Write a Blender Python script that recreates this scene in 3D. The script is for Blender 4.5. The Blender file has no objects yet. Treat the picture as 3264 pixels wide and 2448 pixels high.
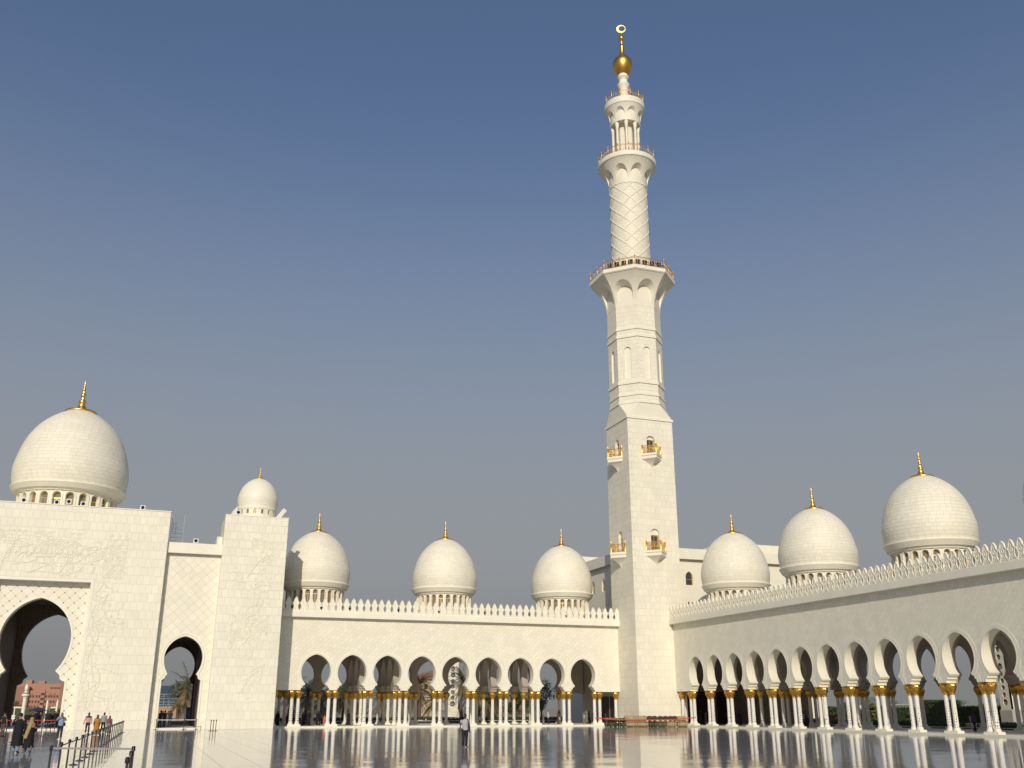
import bpy, bmesh, math, random
from mathutils import Vector, Matrix
from mathutils.geometry import delaunay_2d_cdt
rnd = random.Random(7)
PI = math.pi
SC = bpy.context.scene
COL = SC.collection
# ---------------------------------------------------------------- camera, sky, sun, exposure
cam = bpy.data.cameras.new('camera'); camo = bpy.data.objects.new('camera', cam); COL.objects.link(camo)
cam.sensor_width = 36.0; cam.lens = 33.70; cam.clip_start = 0.5; cam.clip_end = 9000
camo.location = (0, 0, 2.1); camo.rotation_euler = (PI/2 + 0.32626, 0, -0.34507)
SC.camera = camo
SUN_AZ, SUN_EL = math.radians(21.2), math.radians(25.0)
w = bpy.data.worlds.new('World'); SC.world = w; w.use_nodes = True
nt = w.node_tree; nt.nodes.clear()
sky = nt.nodes.new('ShaderNodeTexSky'); sky.sky_type = 'NISHITA'; sky.sun_disc = False
sky.sun_elevation = SUN_EL; sky.sun_rotation = PI + SUN_AZ
sky.altitude = 0; sky.air_density = 1.0; sky.dust_density = 3.0; sky.ozone_density = 6.0
# dusty desert air: the blue gives way to an even pale grey towards the horizon, the same all round
def wnode(k, **kw):
    n = nt.nodes.new(k)
    for a_, v_ in kw.items(): setattr(n, a_, v_)
    return n
geo = wnode('ShaderNodeTexCoord'); sep = wnode('ShaderNodeSeparateXYZ'); nt.links.new(geo.outputs['Generated'], sep.inputs[0])
hz = wnode('ShaderNodeMapRange', interpolation_type='SMOOTHSTEP'); hz.inputs[1].default_value = 0.62; hz.inputs[2].default_value = 0.12; hz.inputs[3].default_value = 0.13; hz.inputs[4].default_value = 1.0
lo = wnode('ShaderNodeMapRange', interpolation_type='SMOOTHSTEP'); lo.inputs[1].default_value = 0.0; lo.inputs[2].default_value = 0.16
nt.links.new(sep.outputs[2], hz.inputs[0]); nt.links.new(sep.outputs[2], lo.inputs[0])
SKS = 0.1
hc = wnode('ShaderNodeMix', data_type='RGBA'); hc.inputs[6].default_value = (0.205/SKS, 0.208/SKS, 0.208/SKS, 1); hc.inputs[7].default_value = (0.275/SKS, 0.290/SKS, 0.306/SKS, 1)
nt.links.new(lo.outputs[0], hc.inputs[0])
mixs = wnode('ShaderNodeMix', data_type='RGBA'); nt.links.new(hz.outputs[0], mixs.inputs[0]); nt.links.new(sky.outputs[0], mixs.inputs[6]); nt.links.new(hc.outputs[2], mixs.inputs[7])
bg = nt.nodes.new('ShaderNodeBackground'); bg.inputs[1].default_value = 0.105
wo = nt.nodes.new('ShaderNodeOutputWorld')
nt.links.new(mixs.outputs[2], bg.inputs[0]); nt.links.new(bg.outputs[0], wo.inputs[0])
sl = bpy.data.lights.new('sun', 'SUN'); sl.energy = 2.9; sl.angle = math.radians(0.6); sl.color = (1.0, 0.90, 0.74)
so = bpy.data.objects.new('sun', sl); COL.objects.link(so); so.location = (-40, -80, 60)
SUND = Vector((math.sin(SUN_AZ)*math.cos(SUN_EL), math.cos(SUN_AZ)*math.cos(SUN_EL), -math.sin(SUN_EL)))
so.rotation_euler = SUND.to_track_quat('-Z', 'Y').to_euler()
SC.view_settings.view_transform = 'Standard'; SC.view_settings.look = 'None'
SC.view_settings.exposure = 0.0; SC.view_settings.gamma = 1.0; SC.view_settings.use_curve_mapping = False
SC.cycles.max_bounces = 8; SC.cycles.diffuse_bounces = 4; SC.cycles.glossy_bounces = 4
SC.cycles.use_denoising = True
CAMP = Vector((0, 0, 2.1))

# ---------------------------------------------------------------- materials
MATS = {}
def mat(name, col, rough=0.5, metal=0.0, var=0.0, nscale=0.0, namt=0.0, bump=0.0, bscale=8.0, tint=None, spec=0.5, stretch=None):
    m = bpy.data.materials.new(name); m.use_nodes = True; MATS[name] = m
    N, L = m.node_tree.nodes, m.node_tree.links
    b = N['Principled BSDF']; b.inputs['Roughness'].default_value = rough; b.inputs['Metallic'].default_value = metal
    b.inputs['Specular IOR Level'].default_value = spec
    c = N.new('ShaderNodeRGB'); c.outputs[0].default_value = (*col, 1); cur = c.outputs[0]
    geo = N.new('ShaderNodeNewGeometry')
    pos = geo.outputs['Position']
    if stretch:
        mp = N.new('ShaderNodeVectorMath'); mp.operation = 'MULTIPLY'; mp.inputs[1].default_value = stretch
        L.new(pos, mp.inputs[0]); pos = mp.outputs[0]
    if namt > 0:
        n = N.new('ShaderNodeTexNoise'); n.inputs['Scale'].default_value = nscale; n.inputs['Detail'].default_value = 5
        L.new(pos, n.inputs['Vector'])
        mr = N.new('ShaderNodeMapRange'); mr.inputs[1].default_value = 0.3; mr.inputs[2].default_value = 0.7
        mr.inputs[3].default_value = 1-namt; mr.inputs[4].default_value = 1+namt*0.5
        L.new(n.outputs[0], mr.inputs[0])
        mx = N.new('ShaderNodeMix'); mx.data_type = 'RGBA'; mx.blend_type = 'MULTIPLY'; mx.inputs[0].default_value = 1
        L.new(cur, mx.inputs[6]); L.new(mr.outputs[0], mx.inputs[7]); cur = mx.outputs[2]
    if var > 0:
        oi = N.new('ShaderNodeObjectInfo')
        a = N.new('ShaderNodeMath'); a.operation = 'ADD'
        L.new(geo.outputs['Random Per Island'], a.inputs[0]); L.new(oi.outputs['Random'], a.inputs[1])
        f = N.new('ShaderNodeMath'); f.operation = 'FRACT'; L.new(a.outputs[0], f.inputs[0])
        mr = N.new('ShaderNodeMapRange'); mr.inputs[3].default_value = 1-var; mr.inputs[4].default_value = 1+var*0.5
        L.new(f.outputs[0], mr.inputs[0])
        mx = N.new('ShaderNodeMix'); mx.data_type = 'RGBA'; mx.blend_type = 'MULTIPLY'; mx.inputs[0].default_value = 1
        L.new(cur, mx.inputs[6]); L.new(mr.outputs[0], mx.inputs[7]); cur = mx.outputs[2]
        if tint:
            k = N.new('ShaderNodeMath'); k.operation = 'MULTIPLY'; k.inputs[1].default_value = 7.31; L.new(f.outputs[0], k.inputs[0])
            k2 = N.new('ShaderNodeMath'); k2.operation = 'FRACT'; L.new(k.outputs[0], k2.inputs[0])
            k3 = N.new('ShaderNodeMath'); k3.operation = 'GREATER_THAN'; k3.inputs[1].default_value = 0.86; L.new(k2.outputs[0], k3.inputs[0])
            k4 = N.new('ShaderNodeMath'); k4.operation = 'MULTIPLY'; k4.inputs[1].default_value = 0.5; L.new(k3.outputs[0], k4.inputs[0])
            mx = N.new('ShaderNodeMix'); mx.data_type = 'RGBA'; L.new(k4.outputs[0], mx.inputs[0])
            L.new(cur, mx.inputs[6]); mx.inputs[7].default_value = (*tint, 1); cur = mx.outputs[2]
    L.new(cur, b.inputs['Base Color'])
    if bump > 0:
        n = N.new('ShaderNodeTexNoise'); n.inputs['Scale'].default_value = bscale; n.inputs['Detail'].default_value = 6
        L.new(pos, n.inputs['Vector'])
        bp = N.new('ShaderNodeBump'); bp.inputs['Strength'].default_value = bump; bp.inputs['Distance'].default_value = 0.05
        L.new(n.outputs[0], bp.inputs['Height']); L.new(bp.outputs[0], b.inputs['Normal'])
    return m
MARBLE = mat('white_marble', (0.82, 0.775, 0.63), 0.6, var=0.045, nscale=0.5, namt=0.05, tint=(0.77, 0.715, 0.61))
MTRIM = mat('white_marble_trim', (0.82, 0.78, 0.645), 0.55, nscale=0.8, namt=0.05)
RELIEF = mat('carved_marble', (0.81, 0.765, 0.625), 0.55, nscale=3, namt=0.06)
JOINT = mat('tile_joint', (0.57, 0.525, 0.43), 0.8)
INNER = mat('shade_brown_lining', (0.26, 0.205, 0.16), 0.7, nscale=2.5, namt=0.3)  # brown for the decorated interior, darkened so its shade is in the colour
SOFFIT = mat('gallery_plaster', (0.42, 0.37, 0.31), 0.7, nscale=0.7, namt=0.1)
GOLD = mat('gilt_metal', (0.80, 0.47, 0.10), 0.34, 1.0, nscale=5, namt=0.12, bump=0.15, bscale=30)
GOLDP = mat('polished_gilt', (0.92, 0.60, 0.17), 0.36, 1.0)
BRONZE = mat('gilt_rail', (0.66, 0.42, 0.15), 0.4, 0.85)
GLASS = mat('dark_window_glass', (0.05, 0.055, 0.05), 0.08)
DGLASS = mat('grey_curtained_glass', (0.20, 0.19, 0.16), 0.15)
BLACK = mat('black_metal', (0.015, 0.015, 0.018), 0.4)
LENS = mat('lamp_lens', (0.02, 0.015, 0.025), 0.1)
LAMPW = mat('lamp_housing', (0.72, 0.69, 0.62), 0.45)
STEEL = mat('galvanised_steel', (0.55, 0.56, 0.57), 0.35, 0.9)
POSTM = mat('dark_post', (0.055, 0.05, 0.052), 0.35, 0.3)
BELT = mat('grey_belt', (0.52, 0.50, 0.47), 0.7)
WBELT = mat('white_belt', (0.7, 0.68, 0.64), 0.7)
REDT = mat('red_tape', (0.55, 0.03, 0.03), 0.5)
WHITEP = mat('white_paint', (0.78, 0.77, 0.73), 0.5)
STUD = mat('bronze_stud', (0.16, 0.11, 0.06), 0.4, 0.6)
SAND = mat('sandy_ground', (0.36, 0.30, 0.23), 0.9, nscale=0.2, namt=0.2)
GREYST = mat('grey_marble', (0.46, 0.44, 0.41), 0.4, nscale=1.5, namt=0.12)

def column_mat():
    m = mat('inlaid_column_marble', (0.80, 0.77, 0.70), 0.3)
    N, L = m.node_tree.nodes, m.node_tree.links; b = N['Principled BSDF']
    tc = N.new('ShaderNodeTexCoord'); sp = N.new('ShaderNodeSeparateXYZ'); L.new(tc.outputs['Object'], sp.inputs[0])
    at = N.new('ShaderNodeMath'); at.operation = 'ARCTAN2'; L.new(sp.outputs[1], at.inputs[0]); L.new(sp.outputs[0], at.inputs[1])
    u = N.new('ShaderNodeMath'); u.operation = 'MULTIPLY'; u.inputs[1].default_value = 8/(2*PI); L.new(at.outputs[0], u.inputs[0])
    oi = N.new('ShaderNodeObjectInfo')
    v = N.new('ShaderNodeMath'); v.operation = 'MULTIPLY_ADD'; v.inputs[1].default_value = 4.6; L.new(sp.outputs[2], v.inputs[0]); L.new(oi.outputs['Random'], v.inputs[2])
    cx = N.new('ShaderNodeCombineXYZ'); L.new(u.outputs[0], cx.inputs[0]); L.new(v.outputs[0], cx.inputs[1]); L.new(oi.outputs['Random'], cx.inputs[2])
    vo = N.new('ShaderNodeTexVoronoi'); vo.inputs['Scale'].default_value = 1.0; vo.inputs['Randomness'].default_value = 0.35; L.new(cx.outputs[0], vo.inputs['Vector'])
    sc_ = N.new('ShaderNodeSeparateColor'); L.new(vo.outputs['Color'], sc_.inputs[0])
    # flower size fades out with height
    mr = N.new('ShaderNodeMapRange'); mr.inputs[1].default_value = 0.3; mr.inputs[2].default_value = 2.35; mr.inputs[3].default_value = 0.30; mr.inputs[4].default_value = 0.16
    L.new(sp.outputs[2], mr.inputs[0])
    lt = N.new('ShaderNodeMath'); lt.operation = 'LESS_THAN'; L.new(vo.outputs['Distance'], lt.inputs[0]); L.new(mr.outputs[0], lt.inputs[1])
    top = N.new('ShaderNodeMath'); top.operation = 'LESS_THAN'; top.inputs[1].default_value = 2.15; L.new(sp.outputs[2], top.inputs[0])
    mu = N.new('ShaderNodeMath'); mu.operation = 'MULTIPLY'; L.new(lt.outputs[0], mu.inputs[0]); L.new(top.outputs[0], mu.inputs[1])
    ra = N.new('ShaderNodeMix'); ra.data_type = 'RGBA'; ra.inputs[6].default_value = (0.09, 0.06, 0.07, 1); ra.inputs[7].default_value = (0.16, 0.12, 0.06, 1); L.new(sc_.outputs[0], ra.inputs[0])
    mx = N.new('ShaderNodeMix'); mx.data_type = 'RGBA'; mx.inputs[6].default_value = (0.80, 0.77, 0.70, 1)
    L.new(mu.outputs[0], mx.inputs[0]); L.new(ra.outputs[2], mx.inputs[7]); L.new(mx.outputs[2], b.inputs['Base Color'])
    return m
COLM = column_mat()

def floor_mat():
    m = bpy.data.materials.new('polished_white_marble_floor'); m.use_nodes = True
    N, L = m.node_tree.nodes, m.node_tree.links; b = N['Principled BSDF']
    b.inputs['Roughness'].default_value = 0.035; b.inputs['IOR'].default_value = 1.5
    geo = N.new('ShaderNodeNewGeometry')
    dv = N.new('ShaderNodeVectorMath'); dv.operation = 'DIVIDE'; dv.inputs[1].default_value = (1.42, 1.42, 1); L.new(geo.outputs['Position'], dv.inputs[0])
    fl = N.new('ShaderNodeVectorMath'); fl.operation = 'FLOOR'; L.new(dv.outputs[0], fl.inputs[0])
    wn = N.new('ShaderNodeTexWhiteNoise'); wn.noise_dimensions = '2D'; L.new(fl.outputs[0], wn.inputs['Vector'])
    sb = N.new('ShaderNodeVectorMath'); sb.operation = 'SUBTRACT'; sb.inputs[1].default_value = (0.5, 0.5, 0.5); L.new(wn.outputs['Color'], sb.inputs[0])
    ns = N.new('ShaderNodeTexNoise'); ns.inputs['Scale'].default_value = 0.55; ns.inputs['Detail'].default_value = 3; L.new(geo.outputs['Position'], ns.inputs['Vector'])
    sb2 = N.new('ShaderNodeVectorMath'); sb2.operation = 'SUBTRACT'; sb2.inputs[1].default_value = (0.5, 0.5, 0.5); L.new(ns.outputs['Color'], sb2.inputs[0])
    ml = N.new('ShaderNodeVectorMath'); ml.operation = 'MULTIPLY'; ml.inputs[1].default_value = (0.0022, 0.006, 0); L.new(sb.outputs[0], ml.inputs[0])
    ml2 = N.new('ShaderNodeVectorMath'); ml2.operation = 'MULTIPLY'; ml2.inputs[1].default_value = (0.004, 0.010, 0); L.new(sb2.outputs[0], ml2.inputs[0])
    ad = N.new('ShaderNodeVectorMath'); ad.operation = 'ADD'; L.new(ml.outputs[0], ad.inputs[0]); L.new(ml2.outputs[0], ad.inputs[1])
    n3 = N.new('ShaderNodeTexNoise'); n3.inputs['Scale'].default_value = 1.0; n3.inputs['Detail'].default_value = 2
    st = N.new('ShaderNodeVectorMath'); st.operation = 'MULTIPLY'; st.inputs[1].default_value = (0.30, 1.6, 1); L.new(geo.outputs['Position'], st.inputs[0]); L.new(st.outputs[0], n3.inputs['Vector'])
    sb3 = N.new('ShaderNodeVectorMath'); sb3.operation = 'SUBTRACT'; sb3.inputs[1].default_value = (0.5, 0.5, 0.5); L.new(n3.outputs['Color'], sb3.inputs[0])
    ml3 = N.new('ShaderNodeVectorMath'); ml3.operation = 'MULTIPLY'; ml3.inputs[1].default_value = (0.003, 0.022, 0); L.new(sb3.outputs[0], ml3.inputs[0])
    ad3 = N.new('ShaderNodeVectorMath'); ad3.operation = 'ADD'; L.new(ad.outputs[0], ad3.inputs[0]); L.new(ml3.outputs[0], ad3.inputs[1]); ad = ad3
    ad2 = N.new('ShaderNodeVectorMath'); ad2.operation = 'ADD'; ad2.inputs[1].default_value = (0, 0, 1); L.new(ad.outputs[0], ad2.inputs[0])
    nm = N.new('ShaderNodeVectorMath'); nm.operation = 'NORMALIZE'; L.new(ad2.outputs[0], nm.inputs[0]); L.new(nm.outputs[0], b.inputs['Normal'])
    # joints and slab tone
    fr = N.new('ShaderNodeVectorMath'); fr.operation = 'FRACTION'; L.new(dv.outputs[0], fr.inputs[0])
    sp = N.new('ShaderNodeSeparateXYZ'); L.new(fr.outputs[0], sp.inputs[0])
    lx = N.new('ShaderNodeMath'); lx.operation = 'LESS_THAN'; lx.inputs[1].default_value = 0.012; L.new(sp.outputs[0], lx.inputs[0])
    ly = N.new('ShaderNodeMath'); ly.operation = 'LESS_THAN'; ly.inputs[1].default_value = 0.012; L.new(sp.outputs[1], ly.inputs[0])
    mxm = N.new('ShaderNodeMath'); mxm.operation = 'MAXIMUM'; L.new(lx.outputs[0], mxm.inputs[0]); L.new(ly.outputs[0], mxm.inputs[1])
    tone = N.new('ShaderNodeMix'); tone.data_type = 'RGBA'; tone.inputs[6].default_value = (0.33, 0.345, 0.365, 1); tone.inputs[7].default_value = (0.39, 0.40, 0.415, 1)
    L.new(wn.outputs['Value'], tone.inputs[0])
    jm = N.new('ShaderNodeMix'); jm.data_type = 'RGBA'; L.new(mxm.outputs[0], jm.inputs[0]); L.new(tone.outputs[2], jm.inputs[6]); jm.inputs[7].default_value = (0.16, 0.15, 0.14, 1)
    L.new(jm.outputs[2], b.inputs['Base Color'])
    rr = N.new('ShaderNodeMath'); rr.operation = 'MULTIPLY_ADD'; rr.inputs[1].default_value = 0.35; rr.inputs[2].default_value = 0.07; L.new(mxm.outputs[0], rr.inputs[0]); L.new(rr.outputs[0], b.inputs['Roughness'])
    return m
FLOORM = floor_mat()

def leaf_mat(name, dark, light):
    m = mat(name, dark, 0.6, nscale=0.7, namt=0.3)
    N, L = m.node_tree.nodes, m.node_tree.links; b = N['Principled BSDF']
    geo = N.new('ShaderNodeNewGeometry')
    mx = N.new('ShaderNodeMix'); mx.data_type = 'RGBA'; mx.inputs[6].default_value = (*dark, 1); mx.inputs[7].default_value = (*light, 1)
    L.new(geo.outputs['Random Per Island'], mx.inputs[0]); L.new(mx.outputs[2], b.inputs['Base Color'])
    return m
LEAF = leaf_mat('tree_leaves', (0.025, 0.045, 0.012), (0.09, 0.12, 0.035))
LEAFY = leaf_mat('yellowish_leaves', (0.06, 0.075, 0.015), (0.16, 0.16, 0.04))
PALML = leaf_mat('palm_fronds', (0.07, 0.08, 0.03), (0.21, 0.19, 0.08))
DRYP = leaf_mat('dry_palm_fronds', (0.19, 0.135, 0.065), (0.32, 0.24, 0.12))
HEDGE = leaf_mat('hedge_leaves', (0.018, 0.035, 0.008), (0.06, 0.09, 0.025))
BARK = mat('palm_bark', (0.14, 0.10, 0.07), 0.9, nscale=6, namt=0.3, bump=0.4, bscale=12)

# ---------------------------------------------------------------- mesh helpers
KIDS = {}
class MB:
    def __init__(s): s.v = []; s.f = []; s.m = []; s.sm = []
    def face(s, pts, mi=0, smooth=False):
        b = len(s.v); s.v.extend([tuple(p) for p in pts]); s.f.append(tuple(range(b, b+len(pts)))); s.m.append(mi); s.sm.append(smooth)
    def grid(s, rows, mi=0, smooth=True, close=False, flip=False):
        b = len(s.v); n = len(rows[0])
        for r in rows: s.v.extend([tuple(p) for p in r])
        for i in range(len(rows)-1):
            for j in range(n if close else n-1):
                a, c = b+i*n+j, b+i*n+(j+1) % n
                q = (a, c, c+n, a+n)
                s.f.append(q[::-1] if flip else q); s.m.append(mi); s.sm.append(smooth)
    def box(s, x0, x1, y0, y1, z0, z1, mi=0):
        if x0 > x1: x0, x1 = x1, x0
        if y0 > y1: y0, y1 = y1, y0
        b = len(s.v)
        s.v.extend([(x0,y0,z0),(x1,y0,z0),(x1,y1,z0),(x0,y1,z0),(x0,y0,z1),(x1,y0,z1),(x1,y1,z1),(x0,y1,z1)])
        for q in ((0,3,2,1),(4,5,6,7),(0,1,5,4),(1,2,6,5),(2,3,7,6),(3,0,4,7)):
            s.f.append(tuple(b+i for i in q)); s.m.append(mi); s.sm.append(False)
    def lathe(s, prof, n=24, c=(0,0), mi=0, smooth=True, phase=0.0, cap=True):
        rows = [[(c[0]+r*math.cos(phase+2*PI*k/n), c[1]+r*math.sin(phase+2*PI*k/n), z) for k in range(n)] for r, z in prof]
        s.grid(rows, mi, smooth, True)
        if cap:
            if prof[0][0] > 1e-4: s.face(rows[0][::-1], mi)
            if prof[-1][0] > 1e-4: s.face(rows[-1], mi)
    def tube(s, path, r, n=6, mi=0, smooth=True, cap=True):
        path = [Vector(p) for p in path]
        if not isinstance(r, (list, tuple)): r = [r]*len(path)
        rows = []
        up0 = None
        for i, p in enumerate(path):
            d = (path[min(i+1, len(path)-1)]-path[max(i-1, 0)])
            if d.length < 1e-9: d = Vector((0,0,1))
            d.normalize()
            ref = Vector((0,0,1)) if abs(d.z) < 0.95 else Vector((1,0,0))
            a = d.cross(ref).normalized(); b = d.cross(a).normalized()
            if up0 is not None and a.dot(up0) < 0: a, b = -a, -b
            up0 = a
            rows.append([p+(a*math.cos(2*PI*k/n)+b*math.sin(2*PI*k/n))*r[i] for k in range(n)])
        s.grid(rows, mi, smooth, True, flip=True)
        if cap: s.face(rows[0], mi); s.face(rows[-1][::-1], mi)
    def prism(s, poly, z0, z1, mi=0, mitop=None):
        n = len(poly)
        for i in range(n):
            a, b = poly[i], poly[(i+1) % n]
            s.face([(a[0],a[1],z0),(b[0],b[1],z0),(b[0],b[1],z1),(a[0],a[1],z1)], mi)
        s.face([(p[0],p[1],z1) for p in poly], mi if mitop is None else mitop); s.face([(p[0],p[1],z0) for p in poly[::-1]], mi)
    def mesh(s, name, mats):
        me = bpy.data.meshes.new(name); me.from_pydata(s.v, [], s.f)
        if not isinstance(mats, (list, tuple)): mats = [mats]
        for m in mats: me.materials.append(m)
        me.polygons.foreach_set('material_index', s.m); me.polygons.foreach_set('use_smooth', s.sm)
        me.update(); return me
    def build(s, name, mats, parent=None, loc=(0,0,0), rotz=0.0, world=False, kind=None):
        return link(name, s.mesh(name, mats), parent, loc, rotz, world, kind)
def link(name, me, parent=None, loc=(0,0,0), rotz=0.0, world=False, kind=None):
    """world=True: the mesh's coordinates (or loc) are world ones and are brought into the parent's space."""
    o = bpy.data.objects.new(name, me); COL.objects.link(o)
    l = Vector(loc)
    if parent is not None:
        o.parent = parent
        if world:
            q = parent
            while q is not None: l = l - Vector(q.location); q = q.parent
    o.location = l; o.rotation_euler = (0, 0, rotz)
    if kind: o['kind'] = kind
    if parent is not None: KIDS.setdefault(parent.name, []).append(o)
    return o
def thing(name, label, cat, loc=(0,0,0), rotz=0.0, group=None):
    o = bpy.data.objects.new(name, None); COL.objects.link(o); o.location = loc; o.rotation_euler = (0,0,rotz)
    o.empty_display_size = 0.3
    return tag(o, label, cat, group)
def tag(o, label, cat, group=None):
    o['label'] = label; o['category'] = cat
    if group: o['group'] = group
    return o
def copy_tree(src, loc, rotz, label, group=None, scale=1.0):
    def cp(o, par):
        c = o.copy(); COL.objects.link(c); c.parent = par
        if par is not None: KIDS.setdefault(par.name, []).append(c)
        for ch in list(KIDS.get(o.name, ())): cp(ch, c)
        return c
    r = cp(src, None); r.location = loc; r.rotation_euler = (0,0,rotz); r.scale = (scale,)*3
    r['label'] = label
    if group: r['group'] = group
    return r
def ordinal(n):
    return ['first','second','third','fourth','fifth','sixth','seventh','eighth','ninth','tenth','eleventh','twelfth','thirteenth','fourteenth','fifteenth','sixteenth','seventeenth','eighteenth','nineteenth','twentieth'][n]

class Frame:
    """vertical plane: u runs along (cos,sin) of rot, v is world z, n points out of the wall"""
    def __init__(s, p0, rot): s.p = Vector((p0[0], p0[1], 0)); s.rot = rot; s.u = Vector((math.cos(rot), math.sin(rot), 0)); s.n = Vector((math.sin(rot), -math.cos(rot), 0))
    def at(s, u, v, n=0.0): return s.p + s.u*u + s.n*n + Vector((0,0,v))

def dens(poly, step):
    out = []
    for i, a in enumerate(poly):
        b = poly[(i+1) % len(poly)]; d = math.hypot(b[0]-a[0], b[1]-a[1]); k = max(1, int(math.ceil(d/step)))
        out += [(a[0]+(b[0]-a[0])*j/k, a[1]+(b[1]-a[1])*j/k) for j in range(k)]
    return out
def area(p): return 0.5*sum(p[i][0]*p[(i+1) % len(p)][1]-p[(i+1) % len(p)][0]*p[i][1] for i in range(len(p)))
def ccw(p): return p if area(p) > 0 else p[::-1]
def inside(pt, poly):
    x, y = pt; c = False; j = len(poly)-1
    for i in range(len(poly)):
        xi, yi = poly[i]; xj, yj = poly[j]
        if (yi > y) != (yj > y) and x < (xj-xi)*(y-yi)/(yj-yi)+xi: c = not c
        j = i
    return c
def region(outer, holes, extra=()):
    """triangles of outer minus holes; returns verts2d, tris (ccw), boundary edges (ordered with the region on the left)"""
    vs = []; fs = []
    for p in [ccw(outer)]+[ccw(h) for h in holes]:
        fs.append(list(range(len(vs), len(vs)+len(p)))); vs += [Vector(q) for q in p]
    vs += [Vector(q) for q in extra]
    V, E, F, ov, oe, of = delaunay_2d_cdt(vs, [], fs, 0, 1e-5)
    V = [(v[0], v[1]) for v in V]; tris = []
    for f, o in zip(F, of):
        if 0 in o and all(h not in o for h in range(1, len(holes)+1)):
            a, b, c = f
            if (V[b][0]-V[a][0])*(V[c][1]-V[a][1])-(V[b][1]-V[a][1])*(V[c][0]-V[a][0]) < 0: f = [a, c, b]
            tris.append(tuple(f))
    cnt = {}
    for t in tris:
        for k in range(3): cnt[(t[k], t[(k+1) % 3])] = 1
    bd = [e for e in cnt if (e[1], e[0]) not in cnt]
    return V, tris, bd
def wall(mb, fr, outer, holes, T, mf=0, ms=0, n0=0.0, mapf=None, extra=(), back=True, skip_bottom=None):
    V, tris, bd = region(outer, holes, extra)
    P = mapf or (lambda u, v, n: fr.at(u, v, n))
    b = len(mb.v); k = len(V)
    mb.v.extend([tuple(P(u, v, n0)) for u, v in V]); mb.v.extend([tuple(P(u, v, n0-T)) for u, v in V])
    for t in tris:
        mb.f.append((b+t[0], b+t[1], b+t[2])); mb.m.append(mf); mb.sm.append(False)
        if back: mb.f.append((b+k+t[2], b+k+t[1], b+k+t[0])); mb.m.append(ms); mb.sm.append(False)
    for (i, j) in bd:
        if skip_bottom is not None and V[i][1] < skip_bottom and V[j][1] < skip_bottom: continue
        mb.f.append((b+j, b+i, b+i+k, b+j+k)); mb.m.append(ms); mb.sm.append(False)

def arch_outline(cx, wm, wn, zn, zm, za, low, n=14):
    """closed outline of an ogee-footed, pointed horseshoe arch; low = (half width, z) points from the foot up to just below the neck"""
    h = list(low) + [(wn, zn)]
    bb = (zm-zn)/math.sqrt(max(1e-6, 1-(wn/wm)**2))
    for i in range(1, n): z = zn+(zm-zn)*i/n; h.append((wm*math.sqrt(max(0, 1-((zm-z)/bb)**2)), z))
    hh = za-zm; R = (wm*wm+hh*hh)/(2*wm); a1 = math.asin(min(1, hh/R))
    for i in range(0, n): a = a1*i/n; h.append((R*math.cos(a)-(R-wm), zm+R*math.sin(a)))
    h.append((0.0, za))
    return [(cx+a, z) for a, z in h] + [(cx-a, z) for a, z in h[-2::-1]]
def round_arch(cx, w, z0, zt, n=10):
    r = w/2; zs = zt-r
    return [(cx+r, z0), (cx+r, zs)]+[(cx+r*math.cos(PI*k/n), zs+r*math.sin(PI*k/n)) for k in range(1, n)]+[(cx-r, zs), (cx-r, z0)]
def offset(poly, d):
    p = ccw(poly); out = []; n = len(p)
    for i in range(n):
        a, b, c = Vector(p[i-1]), Vector(p[i]), Vector(p[(i+1) % n])
        e1 = (b-a); e2 = (c-b)
        if e1.length < 1e-6 or e2.length < 1e-6: out.append(tuple(b)); continue
        e1.normalize(); e2.normalize(); n1 = Vector((e1.y, -e1.x)); n2 = Vector((e2.y, -e2.x)); m = n1+n2
        if m.length < 1e-4: m = n1
        m.normalize(); k = d/max(0.6, m.dot(n1)); out.append((b.x+m.x*k, b.y+m.y*k))
    return out

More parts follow.
